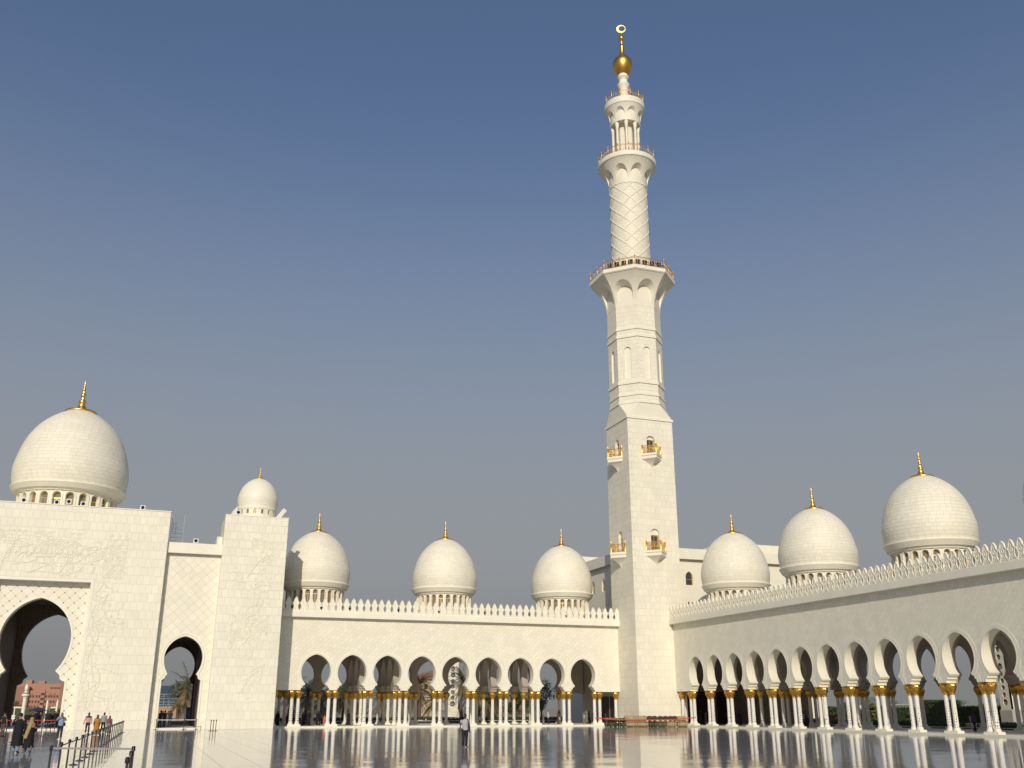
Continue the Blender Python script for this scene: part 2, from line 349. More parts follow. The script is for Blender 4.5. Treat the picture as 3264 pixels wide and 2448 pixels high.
def slabs(owner, fr, outer, holes, gen, proud=0.012, n0=0.0, gap=0.018, parts=300, name='facing_slab', m=None):
    """facing slabs on a plane: whole ones nearest the camera become parts, the others and the cut ones one joined part"""
    m = m or MARBLE
    od = ccw(outer); hs = [dens(ccw(h), 0.12) for h in holes]; hb = [(min(p[0] for p in h), max(p[0] for p in h), min(p[1] for p in h), max(p[1] for p in h)) for h in hs]
    full = []; rest = MB()
    for quad in gen:
        q = ccw(quad); x0 = min(p[0] for p in q); x1 = max(p[0] for p in q); y0 = min(p[1] for p in q); y1 = max(p[1] for p in q)
        c = (sum(p[0] for p in q)/len(q), sum(p[1] for p in q)/len(q))
        qs = [(c[0]+(p[0]-c[0])*(1-1e-3), c[1]+(p[1]-c[1])*(1-1e-3)) for p in q]
        ins = [inside(p, od) for p in qs]; cut = not all(ins); hit = []
        if cut and not any(ins) and not inside(c, od):
            if not any(x0 < p[0] < x1 and y0 < p[1] < y1 for p in od): 
                # may still straddle an edge
                if not any(inside(p, od) for p in dens(qs, 0.08)): continue
        dead = False
        for h, bb in zip(hs, hb):
            if x1 < bb[0] or x0 > bb[1] or y1 < bb[2] or y0 > bb[3]: continue
            hi = [inside(p, h) for p in qs]
            crossing = any(hi) or any(inside(p, q) for p in h if x0 <= p[0] <= x1 and y0 <= p[1] <= y1)
            if all(hi) and not any(inside(p, q) for p in h if x0 <= p[0] <= x1 and y0 <= p[1] <= y1): dead = True; break
            if crossing: hit.append(h)
        if dead: continue
        qg = offset(q, -gap/2)
        if not cut and not hit: full.append((c, qg)); continue
        # cut slab
        base = qg
        if cut:
            base = clip_convex(qg, od)
            if len(base) < 3 or abs(area(base)) < 0.004: continue
        hh = []
        for h, bb in zip(hs, hb):
            if h in hit: hh.append(h)
        try: V, tris, bd = region(base, hh)
        except Exception: continue
        if not tris: continue
        b = len(rest.v); k = len(V)
        rest.v.extend([tuple(fr.at(u, v, n0+proud)) for u, v in V]); rest.v.extend([tuple(fr.at(u, v, n0)) for u, v in V])
        for t in tris: rest.f.append((b+t[0], b+t[1], b+t[2])); rest.m.append(0); rest.sm.append(False)
        for (i, j) in bd: rest.f.append((b+j, b+i, b+i+k, b+j+k)); rest.m.append(0); rest.sm.append(False)
    full.sort(key=lambda t: (fr.at(t[0][0], t[0][1])-CAMP).length)
    cache = {}
    for i, (c, q) in enumerate(full):
        if i < parts:
            key = tuple((round(p[0]-c[0], 3), round(p[1]-c[1], 3)) for p in q)
            if key not in cache:
                t = MB(); slab_geo(t, [(p[0]-c[0], p[1]-c[1]) for p in q], lambda u, v, n: (u, -n, v), proud)
                cache[key] = t.mesh(name, m)
            link(name, cache[key], owner, fr.at(c[0], c[1], n0), fr.rot, True)
        else: slab_geo(rest, q, lambda u, v, n: fr.at(u, v, n0+n), proud)
    if rest.f: rest.build(name+'s', m, owner, (0,0,0), 0, True, 'stuff')
def slab_geo(mb, q, P, proud):
    n = len(q); b = len(mb.v)
    mb.v.extend([tuple(P(u, v, proud)) for u, v in q]); mb.v.extend([tuple(P(u, v, 0.0)) for u, v in q])
    mb.f.append(tuple(range(b, b+n))); mb.m.append(0); mb.sm.append(False)
    for i in range(n):
        j = (i+1) % n; mb.f.append((b+j, b+i, b+i+n, b+j+n)); mb.m.append(0); mb.sm.append(False)
def clip_convex(q, od):
    """clip polygon q by the bounding box of od (walls here are rectangles)"""
    x0 = min(p[0] for p in od); x1 = max(p[0] for p in od); y0 = min(p[1] for p in od); y1 = max(p[1] for p in od)
    def cl(p, ax, lim, sg):
        out = []
        for i in range(len(p)):
            a, b = p[i], p[(i+1) % len(p)]; da = sg*(a[ax]-lim); db = sg*(b[ax]-lim)
            if da >= 0: out.append(a)
            if da*db < 0: t = da/(da-db); out.append((a[0]+(b[0]-a[0])*t, a[1]+(b[1]-a[1])*t))
        return out
    for ax, lim, sg in ((0, x0, 1), (0, x1, -1), (1, y0, 1), (1, y1, -1)):
        if len(q) < 3: return []
        q = cl(q, ax, lim, sg)
    return q
def ashlar(x0, x1, z0, z1, wc, hc, jit=0.0, seed=1):
    r = random.Random(seed); z = z0; k = 0
    while z < z1-0.05:
        zt = min(z+hc, z1); x = x0 - (wc*0.5 if k % 2 else 0)
        while x < x1-0.02:
            ww = wc*(r.choice([0.8, 1.0, 1.0, 1.25]) if jit else 1.0)
            a, b = max(x, x0), min(x+ww, x1)
            if b-a > 0.06: yield [(a, z), (b, z), (b, zt), (a, zt)]
            x += ww
        z = zt; k += 1
def diamonds(x0, x1, z0, z1, a, b, bond=False, ang=PI/4, org=(0, 0)):
    e1 = (math.cos(ang), math.sin(ang)); e2 = (-math.sin(ang), math.cos(ang))
    D = math.hypot(x1-x0, z1-z0); cx, cz = (x0+x1)/2, (z0+z1)/2
    ci = ((cx-org[0])*e1[0]+(cz-org[1])*e1[1])/a; cj = ((cx-org[0])*e2[0]+(cz-org[1])*e2[1])/b
    for j in range(int(cj-D/b/2)-2, int(cj+D/b/2)+3):
        o = 0.5*(j % 2) if bond else 0.0
        for i in range(int(ci-D/a/2)-2, int(ci+D/a/2)+3):
            P = [(org[0]+e1[0]*(i+o+s)*a+e2[0]*(j+t)*b, org[1]+e1[1]*(i+o+s)*a+e2[1]*(j+t)*b) for s, t in ((0,0),(1,0),(1,1),(0,1))]
            if max(p[0] for p in P) > x0 and min(p[0] for p in P) < x1 and max(p[1] for p in P) > z0 and min(p[1] for p in P) < z1: yield P
# ---------------------------------------------------------------- ground and floor
YP = 112.58; YL = 117.76; XR = 62.54; SP = 4.249; XL0 = 17.99; YR0 = 107.39; SPR = 4.243
t = MB(); t.face([(-4000,-600,-0.35),(4000,-600,-0.35),(4000,6000,-0.35),(-4000,6000,-0.35)]); g = t.build('ground', SAND); g['kind'] = 'structure'
t = MB(); t.box(-60, 74.9, -30, 131.4, -0.3, 0.0); g = t.build('courtyard_floor', FLOORM); g['kind'] = 'structure'
t = MB(); t.box(-60, 160, 131.4, 190, -0.34, -0.06); g = t.build('garden_pavement', mat('pale_paving', (0.34, 0.31, 0.27), 0.6, nscale=0.6, namt=0.12)); g['kind'] = 'structure'
t = MB(); t.box(74.9, 160, -30, 131.4, -0.34, -0.06); g = t.build('terrace', MATS['pale_paving']); g['kind'] = 'structure'
WATER = mat('pool_water', (0.02, 0.05, 0.08), 0.04, spec=0.6, bump=0.05, bscale=3)
t = MB(); t.face([(10,134.4,-0.03),(72,134.4,-0.03),(72,158.4,-0.03),(10,158.4,-0.03)]); g = t.build('pool_water', WATER); g['kind'] = 'structure'
t = MB(); t.face([(76.6,50,-0.03),(80.6,50,-0.03),(80.6,117,-0.03),(76.6,117,-0.03)]); g = t.build('pool_water', WATER); g['kind'] = 'structure'
KERB = mat('dark_pool_edge', (0.05, 0.05, 0.06), 0.3)
def pool_edge(x0, x1, y0, y1, label):
    o = thing('pool_edge', label, 'kerb', ((x0+x1)/2, (y0+y1)/2, -0.05)); a = MB(); a.box(x0, x1, y0, y1, -0.05, 0.16); a.build('kerb_wall', KERB, o, world=True)
    a = MB(); a.box(x0-0.03, x1+0.03, y0-0.03, y1+0.03, 0.16, 0.22); a.build('kerb_cap', MTRIM, o, world=True)
pool_edge(10, 72, 158.4, 158.8, 'long dark pool edge with pale cap behind the left arcade')
pool_edge(80.6, 81.0, 50, 117, 'long dark pool edge with pale cap behind the right arcade')

# ---------------------------------------------------------------- relief carving
def flower(mb, fr, u, v, r, n):
    k = 7
    for i in range(k):
        a = 2*PI*i/k; c = fr.at(u+math.cos(a)*r*0.62, v+math.sin(a)*r*0.62, n+0.02)
        ring = [fr.at(u+math.cos(a)*r*0.62+math.cos(b)*r*0.36, v+math.sin(a)*r*0.62+math.sin(b)*r*0.36, n) for b in (a-1.6, a-0.8, a, a+0.8, a+1.6)]
        for j in range(4): mb.face([c, ring[j], ring[j+1]], 0)
    c = fr.at(u, v, n+0.05); ring = [fr.at(u+math.cos(2*PI*j/6)*r*0.28, v+math.sin(2*PI*j/6)*r*0.28, n) for j in range(6)]
    for j in range(6): mb.face([c, ring[j], ring[(j+1) % 6]])
def leaf2(mb, fr, u, v, a, L, n):
    tip = fr.at(u+math.cos(a)*L, v+math.sin(a)*L, n); b = fr.at(u, v, n); m = fr.at(u+math.cos(a)*L*0.5, v+math.sin(a)*L*0.5, n+0.035)
    l = fr.at(u+math.cos(a+0.5)*L*0.5, v+math.sin(a+0.5)*L*0.5, n); r = fr.at(u+math.cos(a-0.5)*L*0.5, v+math.sin(a-0.5)*L*0.5, n)
    mb.face([b, r, m]); mb.face([r, tip, m]); mb.face([tip, l, m]); mb.face([l, b, m])
def vine(owner, fr, u, v, a, L, n, r, bounds, depth=0, seed=0):
    R = random.Random(seed); stem = MB(); x, y = u, v; pts = [fr.at(x, y, n)]; cur = R.uniform(-0.3, 0.3); subs = []; bl = MB(); s = 0
    while s < L:
        st = 0.22; cur += R.uniform(-0.22, 0.22); cur *= 0.9; a += cur*0.55; nx, ny = x+math.cos(a)*st, y+math.sin(a)*st
        if not (bounds[0] < nx < bounds[1] and bounds[2] < ny < bounds[3]): a += 0.9*(1 if R.random() < 0.5 else -1); s += st; continue
        x, y = nx, ny; s += st; pts.append(fr.at(x, y, n))
        if R.random() < 0.6: leaf2(bl, fr, x, y, a+R.choice([-1, 1])*R.uniform(0.6, 1.3), R.uniform(0.16, 0.34), n)
        if depth < 2 and R.random() < 0.22: subs.append((x, y, a+R.choice([-1, 1])*R.uniform(0.5, 1.1)))
    if len(pts) > 2: stem.tube(pts, [r*(1-0.6*i/len(pts)) for i in range(len(pts))], 5)
    flower(bl, fr, x, y, R.uniform(0.16, 0.30), n)
    if stem.f: stem.v += []
    off = len(stem.v); stem.v += bl.v; stem.f += [tuple(i+off for i in f) for f in bl.f]; stem.m += bl.m; stem.sm += bl.sm
    if stem.f: stem.build('carved_vine', RELIEF, owner, (0,0,0), 0, True)
    for i, (p, q, b) in enumerate(subs): vine(owner, fr, p, q, b, L*R.uniform(0.35, 0.6), n, r*0.75, bounds, depth+1, seed*31+i+1)

# ---------------------------------------------------------------- main gate block
BX0, BX1, BZ = -22.8, 0.05, 22.85; GC = -11.75
gate = thing('gate_block', 'massive white marble gate block with carved vines above its tall horseshoe arch', 'gate', (GC, YP, 0))
F0 = Frame((0, YP), 0)
RX0, RX1, RZ = GC-4.55, GC+4.55, 14.82
rect = lambda a, b, c, d: [(a, c), (b, c), (b, d), (a, d)]
t = MB(); wall(t, F0, rect(BX0, BX1, 0, BZ), [rect(RX0, RX1, -0.5, RZ)], 1.1, 1, 0); t.build('front_wall', [MTRIM, JOINT], gate, world=True)
F1 = Frame((0, YP+1.1), 0)
big_low = [(3.39, -0.4), (3.39, 4.62), (3.36, 4.72), (3.05, 4.84), (2.86, 5.0), (2.82, 5.25), (2.72, 5.45), (2.50, 5.62)]
big = arch_outline(GC-0.1, 3.40, 2.35, 5.80, 8.95, 13.15, big_low, 16)
t = MB(); wall(t, F1, rect(RX0-0.3, RX1+0.3, 0, RZ+0.3), [big], 1.3, 1, 0); t.build('arch_wall', [MTRIM, JOINT], gate, world=True)
t = MB(); wall(t, F1, [p for p in offset(big, 0.20) if True], [big], 0.06, 0, 0, n0=0.06, skip_bottom=-0.1); t.build('arch_moulding', MTRIM, gate, world=True)
slabs(gate, F0, rect(BX0, BX1, 0, BZ-0.02), [rect(RX0-0.36, RX1+0.36, -0.5, RZ+0.34)], ashlar(BX0, BX1, 0.0, BZ-0.02, 0.67, 0.925, 0, 3), gap=0.022)
t = MB(); wall(t, F0, rect(RX0-0.33, RX1+0.33, 0.0, RZ+0.31), [rect(RX0, RX1, -0.5, RZ)], 0.02, 0, 0, n0=0.02); t.build('recess_border', MTRIM, gate, world=True)
DA = 0.5*math.sqrt(2)*1.035
slabs(gate, F1, rect(RX0+0.01, RX1-0.01, 0, RZ-0.01), [offset(big, 0.2)], diamonds(RX0, RX1, 0, RZ, DA, DA, org=(GC, 0.3)), gap=0.03, parts=150, name='diamond_slab')
k = 0; sm = MB(); sm.box(-0.05, 0.05, -0.025, 0.0, -0.05, 0.05); SME = sm.mesh('bronze_stud', STUD)
bo = dens(offset(big, 0.3), 0.2)
for i in range(-6, 7):
    for j in range(0, 34):
        x = GC+1.035*i*0.5*2/2*1.0 if False else GC+1.035*(i+(0.5 if j % 2 else 0)); z = 0.3+1.035*0.5*j
        if RX0+0.1 < x < RX1-0.1 and 0.4 < z < RZ-0.1 and not inside((x, z), bo):
            link('bronze_stud', SME, gate, F1.at(x, z, 0.012), 0, True); k += 1
# body: side masses, roof over the passage, rear wall
t = MB(); t.box(BX0, GC-4.3, YP+1.1+1.301, YP+22.4, 0, BZ); t.box(BX0, RX0-0.3, YP+1.101, YP+2.4, 0, BZ-0.003); t.build('side_mass', [MTRIM], gate, world=True)
t = MB(); t.box(GC+4.3, BX1-0.003, YP+1.1+1.301, YP+22.4, 0, BZ); t.box(RX1+0.3, BX1-0.003, YP+1.101, YP+2.4, 0, BZ-0.003); t.build('side_mass', [MTRIM], gate, world=True)
t = MB(); t.box(GC-4.3, GC+4.3, YP+2.402, YP+22.4, 14.2, BZ-0.002); t.box(RX0-0.3, RX1+0.3, YP+1.101, YP+2.4, RZ+0.3, BZ-0.004); t.build('roof', MTRIM, gate, world=True)
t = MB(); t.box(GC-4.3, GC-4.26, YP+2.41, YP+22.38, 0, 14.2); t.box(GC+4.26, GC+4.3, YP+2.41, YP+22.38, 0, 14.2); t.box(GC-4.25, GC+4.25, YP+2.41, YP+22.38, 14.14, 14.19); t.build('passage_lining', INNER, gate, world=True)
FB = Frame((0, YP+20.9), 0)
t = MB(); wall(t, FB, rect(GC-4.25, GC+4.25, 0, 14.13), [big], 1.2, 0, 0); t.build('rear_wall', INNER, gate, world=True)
t = MB(); t.box(GC-3.4, GC+3.4, YP+0.3, YP+22.0, -0.02, 0.13); t.build('threshold', MTRIM, gate, world=True)
t = MB(); t.box(BX0-0.06, BX1+0.03, YP-0.06, YP+22.4, BZ, BZ+0.10); t.build('coping', MTRIM, gate, world=True)
# carving on the gate: a big tree of vines over and beside the recess, and one band of lettering strokes
bA = (BX0+0.4, -4.0, 15.35, 20.0); bB = (-6.7, -3.3, 1.6, 15.6)
for i, (u, v, a, L) in enumerate([(-6.1, 15.4, 2.0, 6), (-6.1, 15.4, 1.1, 4), (-5.6, 15.4, 2.7, 9), (-8.5, 15.5, 2.6, 5), (-10.5, 15.6, 0.7, 4), (-13.5, 15.6, 0.3, 6), (-16.2, 15.5, 1.1, 6), (-9.0, 18.7, 2.9, 5), (-10.0, 19.0, 0.1, 5), (-12.0, 18.9, 3.0, 5), (-17.5, 16.0, 1.0, 7), (-19, 15.6, 0.9, 6), (-7.5, 18.2, 0.2, 4), (-11.6, 18.7, 1.57, 1.4), (-12.3, 16.6, 0.2, 5), (-15.0, 16.4, 0.2, 5), (-9.6, 16.7, 0.0, 5), (-7.2, 17.0, 0.6, 4)]): vine(gate, F0, u, v, a, L, 0.016, 0.045, bA, 1, 100+i)
for i in range(9): vine(gate, F0, -6.2+rnd.uniform(-0.2, 1.2), 15.0-1.45*i, -1.2+rnd.uniform(-0.5, 0.9), 4.5, 0.016, 0.045, bB, 1, 200+i)
cal = random.Random(5); x = -14.9
while x < -8.5:
    st = MB(); w_ = cal.uniform(0.30, 0.62); z0 = 17.25+cal.uniform(-0.05, 0.1)
    kind = cal.random(); P = lambda u, v: F0.at(u, v, 0.02)
    if kind < 0.45: st.tube([P(x, z0+0.15), P(x+0.02, z0+0.75), P(x-0.03, z0+1.15)], [0.03, 0.05, 0.035], 5); st.tube([P(x, z0+0.15), P(x+w_*0.5, z0+0.02), P(x+w_, z0+0.2)], [0.03, 0.05, 0.03], 5)
    elif kind < 0.8: st.tube([P(x+w_*0.5+w_*0.5*math.cos(a), z0+0.25+0.25*math.sin(a)) for a in [PI*(0.05+0.19*j) for j in range(8)]], [0.02, 0.045, 0.055, 0.06, 0.05, 0.04, 0.03, 0.02], 5); st.tube([P(x+w_, z0+0.8), P(x+w_*0.4, z0+0.65), P(x+w_*0.9, z0+0.55)], 0.035, 5)
    else: st.tube([P(x, z0+0.9), P(x+w_*0.6, z0+1.0), P(x+w_*1.3, z0+1.15)], [0.03, 0.045, 0.03], 5); st.tube([P(x+w_, z0+0.5), P(x+w_*0.2, z0+0.2), P(x-0.1, z0-0.12)], [0.05, 0.05, 0.02], 5)
    st.box(x+w_*0.4, x+w_*0.4+0.08, YP-0.05, YP-0.012, z0+0.42, z0+0.50)
    st.build('carved_letter', RELIEF, gate, (0,0,0), 0, True); x += w_*0.72

# ---------------------------------------------------------------- gate wing: bay with the small arch, and the corner pier
PX0, PX1, PZ = 5.93, 12.95, 22.93
wing = thing('gate_wing', 'lower white marble bay with a narrow arched passage and tall carved corner pier', 'building', (9.44, YP, 0))
F2 = Frame((0, YP+1.0), 0)
sm_low = [(1.99, -0.4), (1.99, 4.92), (1.95, 5.02), (1.78, 5.08), (1.70, 5.2), (1.68, 5.36), (1.58, 5.48)]
sma = arch_outline(3.0, 1.98, 1.47, 5.62, 7.25, 9.56, sm_low, 14)
t = MB(); wall(t, F2, rect(0.06, 5.93, 0, 19.55), [sma], 1.3, 1, 0); t.build('bay_wall', [MTRIM, JOINT], wing, world=True)
t = MB(); wall(t, F2, offset(sma, 0.2), [sma], 0.07, 0, 0, n0=0.07, skip_bottom=-0.1); wall(t, F2, offset(sma, 0.42), [offset(sma, 0.24)], 0.04, 0, 0, n0=0.04, skip_bottom=-0.1); t.build('arch_moulding', MTRIM, wing, world=True)
slabs(wing, F2, rect(0.07, 5.92, 0, 18.4), [offset(sma, 0.42)], diamonds(0.06, 5.93, 0, 18.4, DA, DA, org=(3.0, 0.2)), gap=0.03, parts=300, name='diamond_slab')
t = MB(); t.box(0.06, 5.92, YP+0.4, YP+0.998, 18.45, 19.6); t.build('parapet_band', MTRIM, wing, world=True)
t = MB(); t.box(0.06, 0.8, YP+2.31, YP+21.5, 0, 19.5); t.box(5.2, 5.925, YP+2.31, YP+21.5, 0, 19.5); t.box(0.8, 5.2, YP+2.31, YP+21.5, 10.2, 19.48); t.build('passage_roof', MTRIM, wing, world=True)
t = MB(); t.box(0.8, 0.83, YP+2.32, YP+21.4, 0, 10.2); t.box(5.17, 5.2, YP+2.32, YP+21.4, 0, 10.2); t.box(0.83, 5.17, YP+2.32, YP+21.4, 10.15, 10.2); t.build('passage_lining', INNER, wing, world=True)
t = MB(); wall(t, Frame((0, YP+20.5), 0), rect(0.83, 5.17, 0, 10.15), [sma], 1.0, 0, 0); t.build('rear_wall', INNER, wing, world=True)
t = MB(); t.box(1.0, 5.0, YP+0.2, YP+21.6, -0.02, 0.14); t.build('threshold', MTRIM, wing, world=True)
t = MB(); t.box(PX0, PX1, YP+0.004, YP+7.0, 0, PZ); t.build('pier', [JOINT], wing, world=True)
t = MB(); t.box(PX0+0.002, PX1-0.3, YP+7.002, YP+15.4, 0, 19.5); t.box(PX0, PX1, YP+15.402, YP+22.4, 0, PZ); t.build('rear_pier', [MTRIM], wing, world=True)
t = MB(); t.box(PX0-0.04, PX1+0.04, YP-0.04, YP+7.04, PZ, PZ+0.09); t.build('coping', MTRIM, wing, world=True)
slabs(wing, F0, rect(PX0, PX1, 0, PZ), [], ashlar(PX0, PX1, 0, PZ, 0.70, 0.917, 0, 4), gap=0.022, parts=290)
t = MB()
for q in ashlar(YP, YP+7, 0, PZ, 0.70, 0.917): slab_geo(t, offset(ccw(q), -0.011), lambda u, v, n: (PX1+n, u, v), 0.012)
for q in ashlar(YP, YP+7, 0, PZ, 0.70, 0.917): slab_geo(t, offset([(-p[0], p[1]) for p in q][::-1], -0.011), lambda u, v, n: (PX0-n, -u, v), 0.012)
t.build('side_slabs', MARBLE, wing, world=True, kind='stuff')
bC = (7.5, 11.4, 3.2, 20.6)
for i in range(11): vine(wing, F0, 9.45+rnd.uniform(-0.7, 0.7), 4.4+1.45*i, 1.57+rnd.uniform(-0.9, 0.9), 4.2, 0.016, 0.05, bC, 0, 300+i)

# ---------------------------------------------------------------- arcades
ARC_LOW = [(1.66, 3.5), (1.66, 4.24), (1.63, 4.33), (1.52, 4.37), (1.47, 4.41), (1.46, 4.56), (1.40, 4.60), (1.30, 4.63), (1.21, 4.72)]
def arc(cx, s=1.0): return arch_outline(cx, 1.71*s, 1.15*s, 4.80, 6.12, 8.13, [(a*s, z) for a, z in ARC_LOW], 12)
def col_meshes():
    t = MB(); n = 8; ph = PI/8
    t.lathe([(0.215, 0.44), (0.205, 0.5), (0.195, 3.03)], n, phase=ph, smooth=False, cap=False)
    sh = t.mesh('column', COLM)
    t = MB(); t.lathe([(0.30, 0.2), (0.30, 0.27), (0.27, 0.30), (0.265, 0.36), (0.235, 0.40), (0.225, 0.45)], 12, smooth=False); bs = t.mesh('base', MTRIM)
    t = MB(); prof = [(0.205, 3.03), (0.23, 3.06), (0.215, 3.10), (0.235, 3.2), (0.265, 3.32), (0.335, 3.44), (0.39, 3.56), (0.405, 3.70), (0.385, 3.82), (0.345, 3.91), (0.30, 3.954)]
    t.lathe(prof, 16)
    def R(z):
        for (r0, z0), (r1, z1) in zip(prof, prof[1:]):
            if z0 <= z <= z1: return r0+(r1-r0)*(z-z0)/(z1-z0)
        return 0.34
    for row, (z, h, m) in enumerate([(3.12, 0.16, 9), (3.22, 0.20, 9), (3.36, 0.24, 10), (3.52, 0.26, 10), (3.64, 0.24, 10)]):
        for k in range(m):
            a = 2*PI*(k+0.5*(row % 2))/m; da = PI/m*0.95; zt = z+h
            p = lambda aa, zz, e: ((R(zz)+e)*math.cos(aa), (R(zz)+e)*math.sin(aa), zz)
            B, Lf, Rt, T, M = p(a, z, 0.0), p(a-da, z+h*0.55, 0.004), p(a+da, z+h*0.55, 0.004), p(a, zt, 0.04), p(a, z+h*0.5, 0.035)
            t.face([B, Rt, M], 0); t.face([Rt, T, M], 0); t.face([T, Lf, M], 0); t.face([Lf, B, M], 0)
    cp = t.mesh('capital', GOLD)
    return sh, bs, cp
CSH, CBS, CCP = col_meshes(); PLZ = 0.146
def column(owner, x, y):
    c = link('column', CSH, owner, (x, y, PLZ), rnd.choice([0, PI/4, PI/2]), True)
    link('base', CBS, c); link('capital', CCP, c)
def merlon_mesh(rot):
    H = [(.423, 0), (.423, .10), (.36, .22), (.27, .40), (.24, .52), (.30, .72), (.385, .90), (.392, .98), (.34, 1.07), (.255, 1.12), (.245, 1.22), (.18, 1.42), (.075, 1.58), (0, 1.66)]
    O = [(a, z) for a, z in H]+[(-a, z) for a, z in H[-2::-1]]; I = offset(O, -0.055); t = MB()
    f = Frame((0, 0), rot)
    wall(t, f, O, [], 0.16, 0, 0, n0=0.08)
    wall(t, f, O, [I], 0.05, 0, 0, n0=0.13, back=False)
    tear = [(0.15*math.sin(a)*(1 if math.cos(a) < 0 else 1-0.45*math.cos(a)), 0.86+0.2*math.cos(a+PI)*(-1)) for a in [2*PI*k/14 for k in range(14)]]
    wall(t, f, tear, [offset(tear, -0.05) if area(tear) > 0 else offset(tear[::-1], -0.05)], 0.04, 0, 0, n0=0.12, back=False)
    wall(t, f, [(-0.03, 1.12), (0.03, 1.12), (0.035, 1.3), (0, 1.42), (-0.035, 1.3)], [], 0.03, 0, 0, n0=0.11, back=False)
    wall(t, f, [(-0.2, 0.14), (0.2, 0.14), (0.1, 0.34), (0.0, 0.5), (-0.1, 0.34)], [[(-0.13, 0.18), (0.13, 0.18), (0.05, 0.3), (0.0, 0.38), (-0.05, 0.3)]], 0.03, 0, 0, n0=0.11, back=False)
    return t.mesh('merlon', MTRIM)
def arcade(name, label, fr, u0, u1, arches, lint, cross, flip):
    """fr.n points into the court; arches: centre u list; lint: u ranges with a flat lintel; cross: u of the cross walls"""
    o = thing(name, label, 'arcade', fr.at((u0+u1)/2, 0))
    holes = [arc(c) for c in arches]
    ZT = 12.32
    t = MB(); wall(t, fr, rect(u0, u1, 4.10, ZT), holes, 1.0, 1, 0); t.build('front_wall', [MTRIM, JOINT], o, world=True)
    t = MB()
    for h in holes:
        hh = [(p[0], max(p[1], 4.1)) for p in h]
        wall(t, fr, offset(h, 0.10), [h], 0.05, 0, 0, n0=0.05, skip_bottom=4.0)
    b = MB()
    for v in t.v: b.v.append((v[0], v[1], max(v[2], 4.101)))
    b.f, b.m, b.sm = t.f, t.m, t.sm; b.build('arch_edges', MTRIM, o, world=True)
    t = MB()
    for h in holes: wall(t, fr, offset(h, 0.40), [offset(h, 0.13)], 0.03, 0, 0, n0=0.03, skip_bottom=4.0)
    b = MB(); b.v = [(v[0], v[1], max(v[2], 4.102)) for v in t.v]; b.f, b.m, b.sm = t.f, t.m, t.sm; b.build('arch_mouldings', MTRIM, o, world=True)
    slabs(o, fr, rect(u0, u1, 4.10, ZT-0.01), [offset(h, 0.39) for h in holes], diamonds(u0, u1, 4.1, ZT, 0.62, 0.42, True, org=(arches[0], 8.0)), gap=0.02, name='wall_tile')
    cb = MB(); P = fr.at
    def bx(ua, ub, na, nb, z0, z1, mi=0, mb=None):
        a, b2 = P(ua, 0, na), P(ub, 0, nb); (mb or cb).box(a.x, b2.x, a.y, b2.y, z0, z1, mi)
    bx(u0, u1, -0.2, 0.62, ZT, 12.96); bx(u0, u1, -0.2, 0.60, 12.96, 12.99); cb.build('cornice', MTRIM, o, world=True)
    cb = MB(); bx(u0, u1, -0.22, 0.59, 12.3, 12.315); cb.build('soffit', MTRIM, o, world=True)
    me = merlon_mesh(fr.rot); k = int((u1-u0)/(SP/5))
    for i in range(k): link('merlon', me, o, P(u0+(i+0.5)*(u1-u0)/k, 12.99, 0.40), 0, True)
    D = 12.0
    cb = MB(); bx(u0, u1, -D-1.2, 0.42, -0.01, PLZ); cb.build('platform', MTRIM, o, world=True)
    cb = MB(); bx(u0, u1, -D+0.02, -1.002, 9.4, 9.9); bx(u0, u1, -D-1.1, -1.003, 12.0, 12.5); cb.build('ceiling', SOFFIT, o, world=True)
    # rear wall
    fb = Frame((P(0, 0, -D).x, P(0, 0, -D).y), fr.rot)
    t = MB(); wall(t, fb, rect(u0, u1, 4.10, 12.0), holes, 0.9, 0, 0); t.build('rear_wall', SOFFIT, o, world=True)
    for c in cross:
        g = fr.at(c, 0, -1.002); fc = Frame((g.x, g.y), fr.rot+PI/2)
        L = D-1.004; s = L/3; hs = [arc(s*(j+0.5), s/SP) for j in range(3)]
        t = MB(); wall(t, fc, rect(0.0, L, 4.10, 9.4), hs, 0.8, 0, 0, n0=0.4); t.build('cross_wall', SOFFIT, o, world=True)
        for j in (1, 2):
            q = P(c, 0, -1.0-s*j); column(o, q.x, q.y); plinth(o, fr, c, -1.0-s*j, 0.36)
    piers = sorted(set([round(c-SP/2, 3) for c in arches]+[round(c+SP/2, 3) for c in arches]))
    merged = []
    for p in piers:
        if not merged or p-merged[-1] > 0.5: merged.append(p)
    for p in merged:
        for n in (-0.5, -D-0.45):
            for d in (-0.37, 0.37):
                q = P(p+d, 0, n); column(o, q.x, q.y)
            plinth(o, fr, p, n, 0.74)
    for p in lint:
        q = P(p, 0, -0.5); column(o, q.x, q.y); plinth(o, fr, p, -0.5, 0.36)
    return o
def plinth(o, fr, u, n, hw):
    a, b = fr.at(u-hw, 0, n-0.36), fr.at(u+hw, 0, n+0.36)
    t = MB(); t.box(min(a.x, b.x), max(a.x, b.x), min(a.y, b.y), max(a.y, b.y), PLZ, PLZ+0.2); t.build('plinth', MTRIM, o, world=True)
FL = Frame((0, YL), 0); FR = Frame((XR, 0), -PI/2)
AL = arcade('arcade', 'sunlit white arcade of nine horseshoe arches between gate and minaret', FL, 12.95, 57.3, [XL0+SP*k for k in range(9)], [13.5, 56.75], [XL0+SP*(k+0.5) for k in (1, 2, 5, 6)], False)
AR = arcade('arcade', 'shaded white arcade running from the minaret towards the right edge', FR, -112.7, -45.0, [-(YR0-SPR*k) for k in range(15)], [-112.0], [-(YR0-SPR*(k+0.5)) for k in (1, 2, 5, 6, 9, 10)], True)
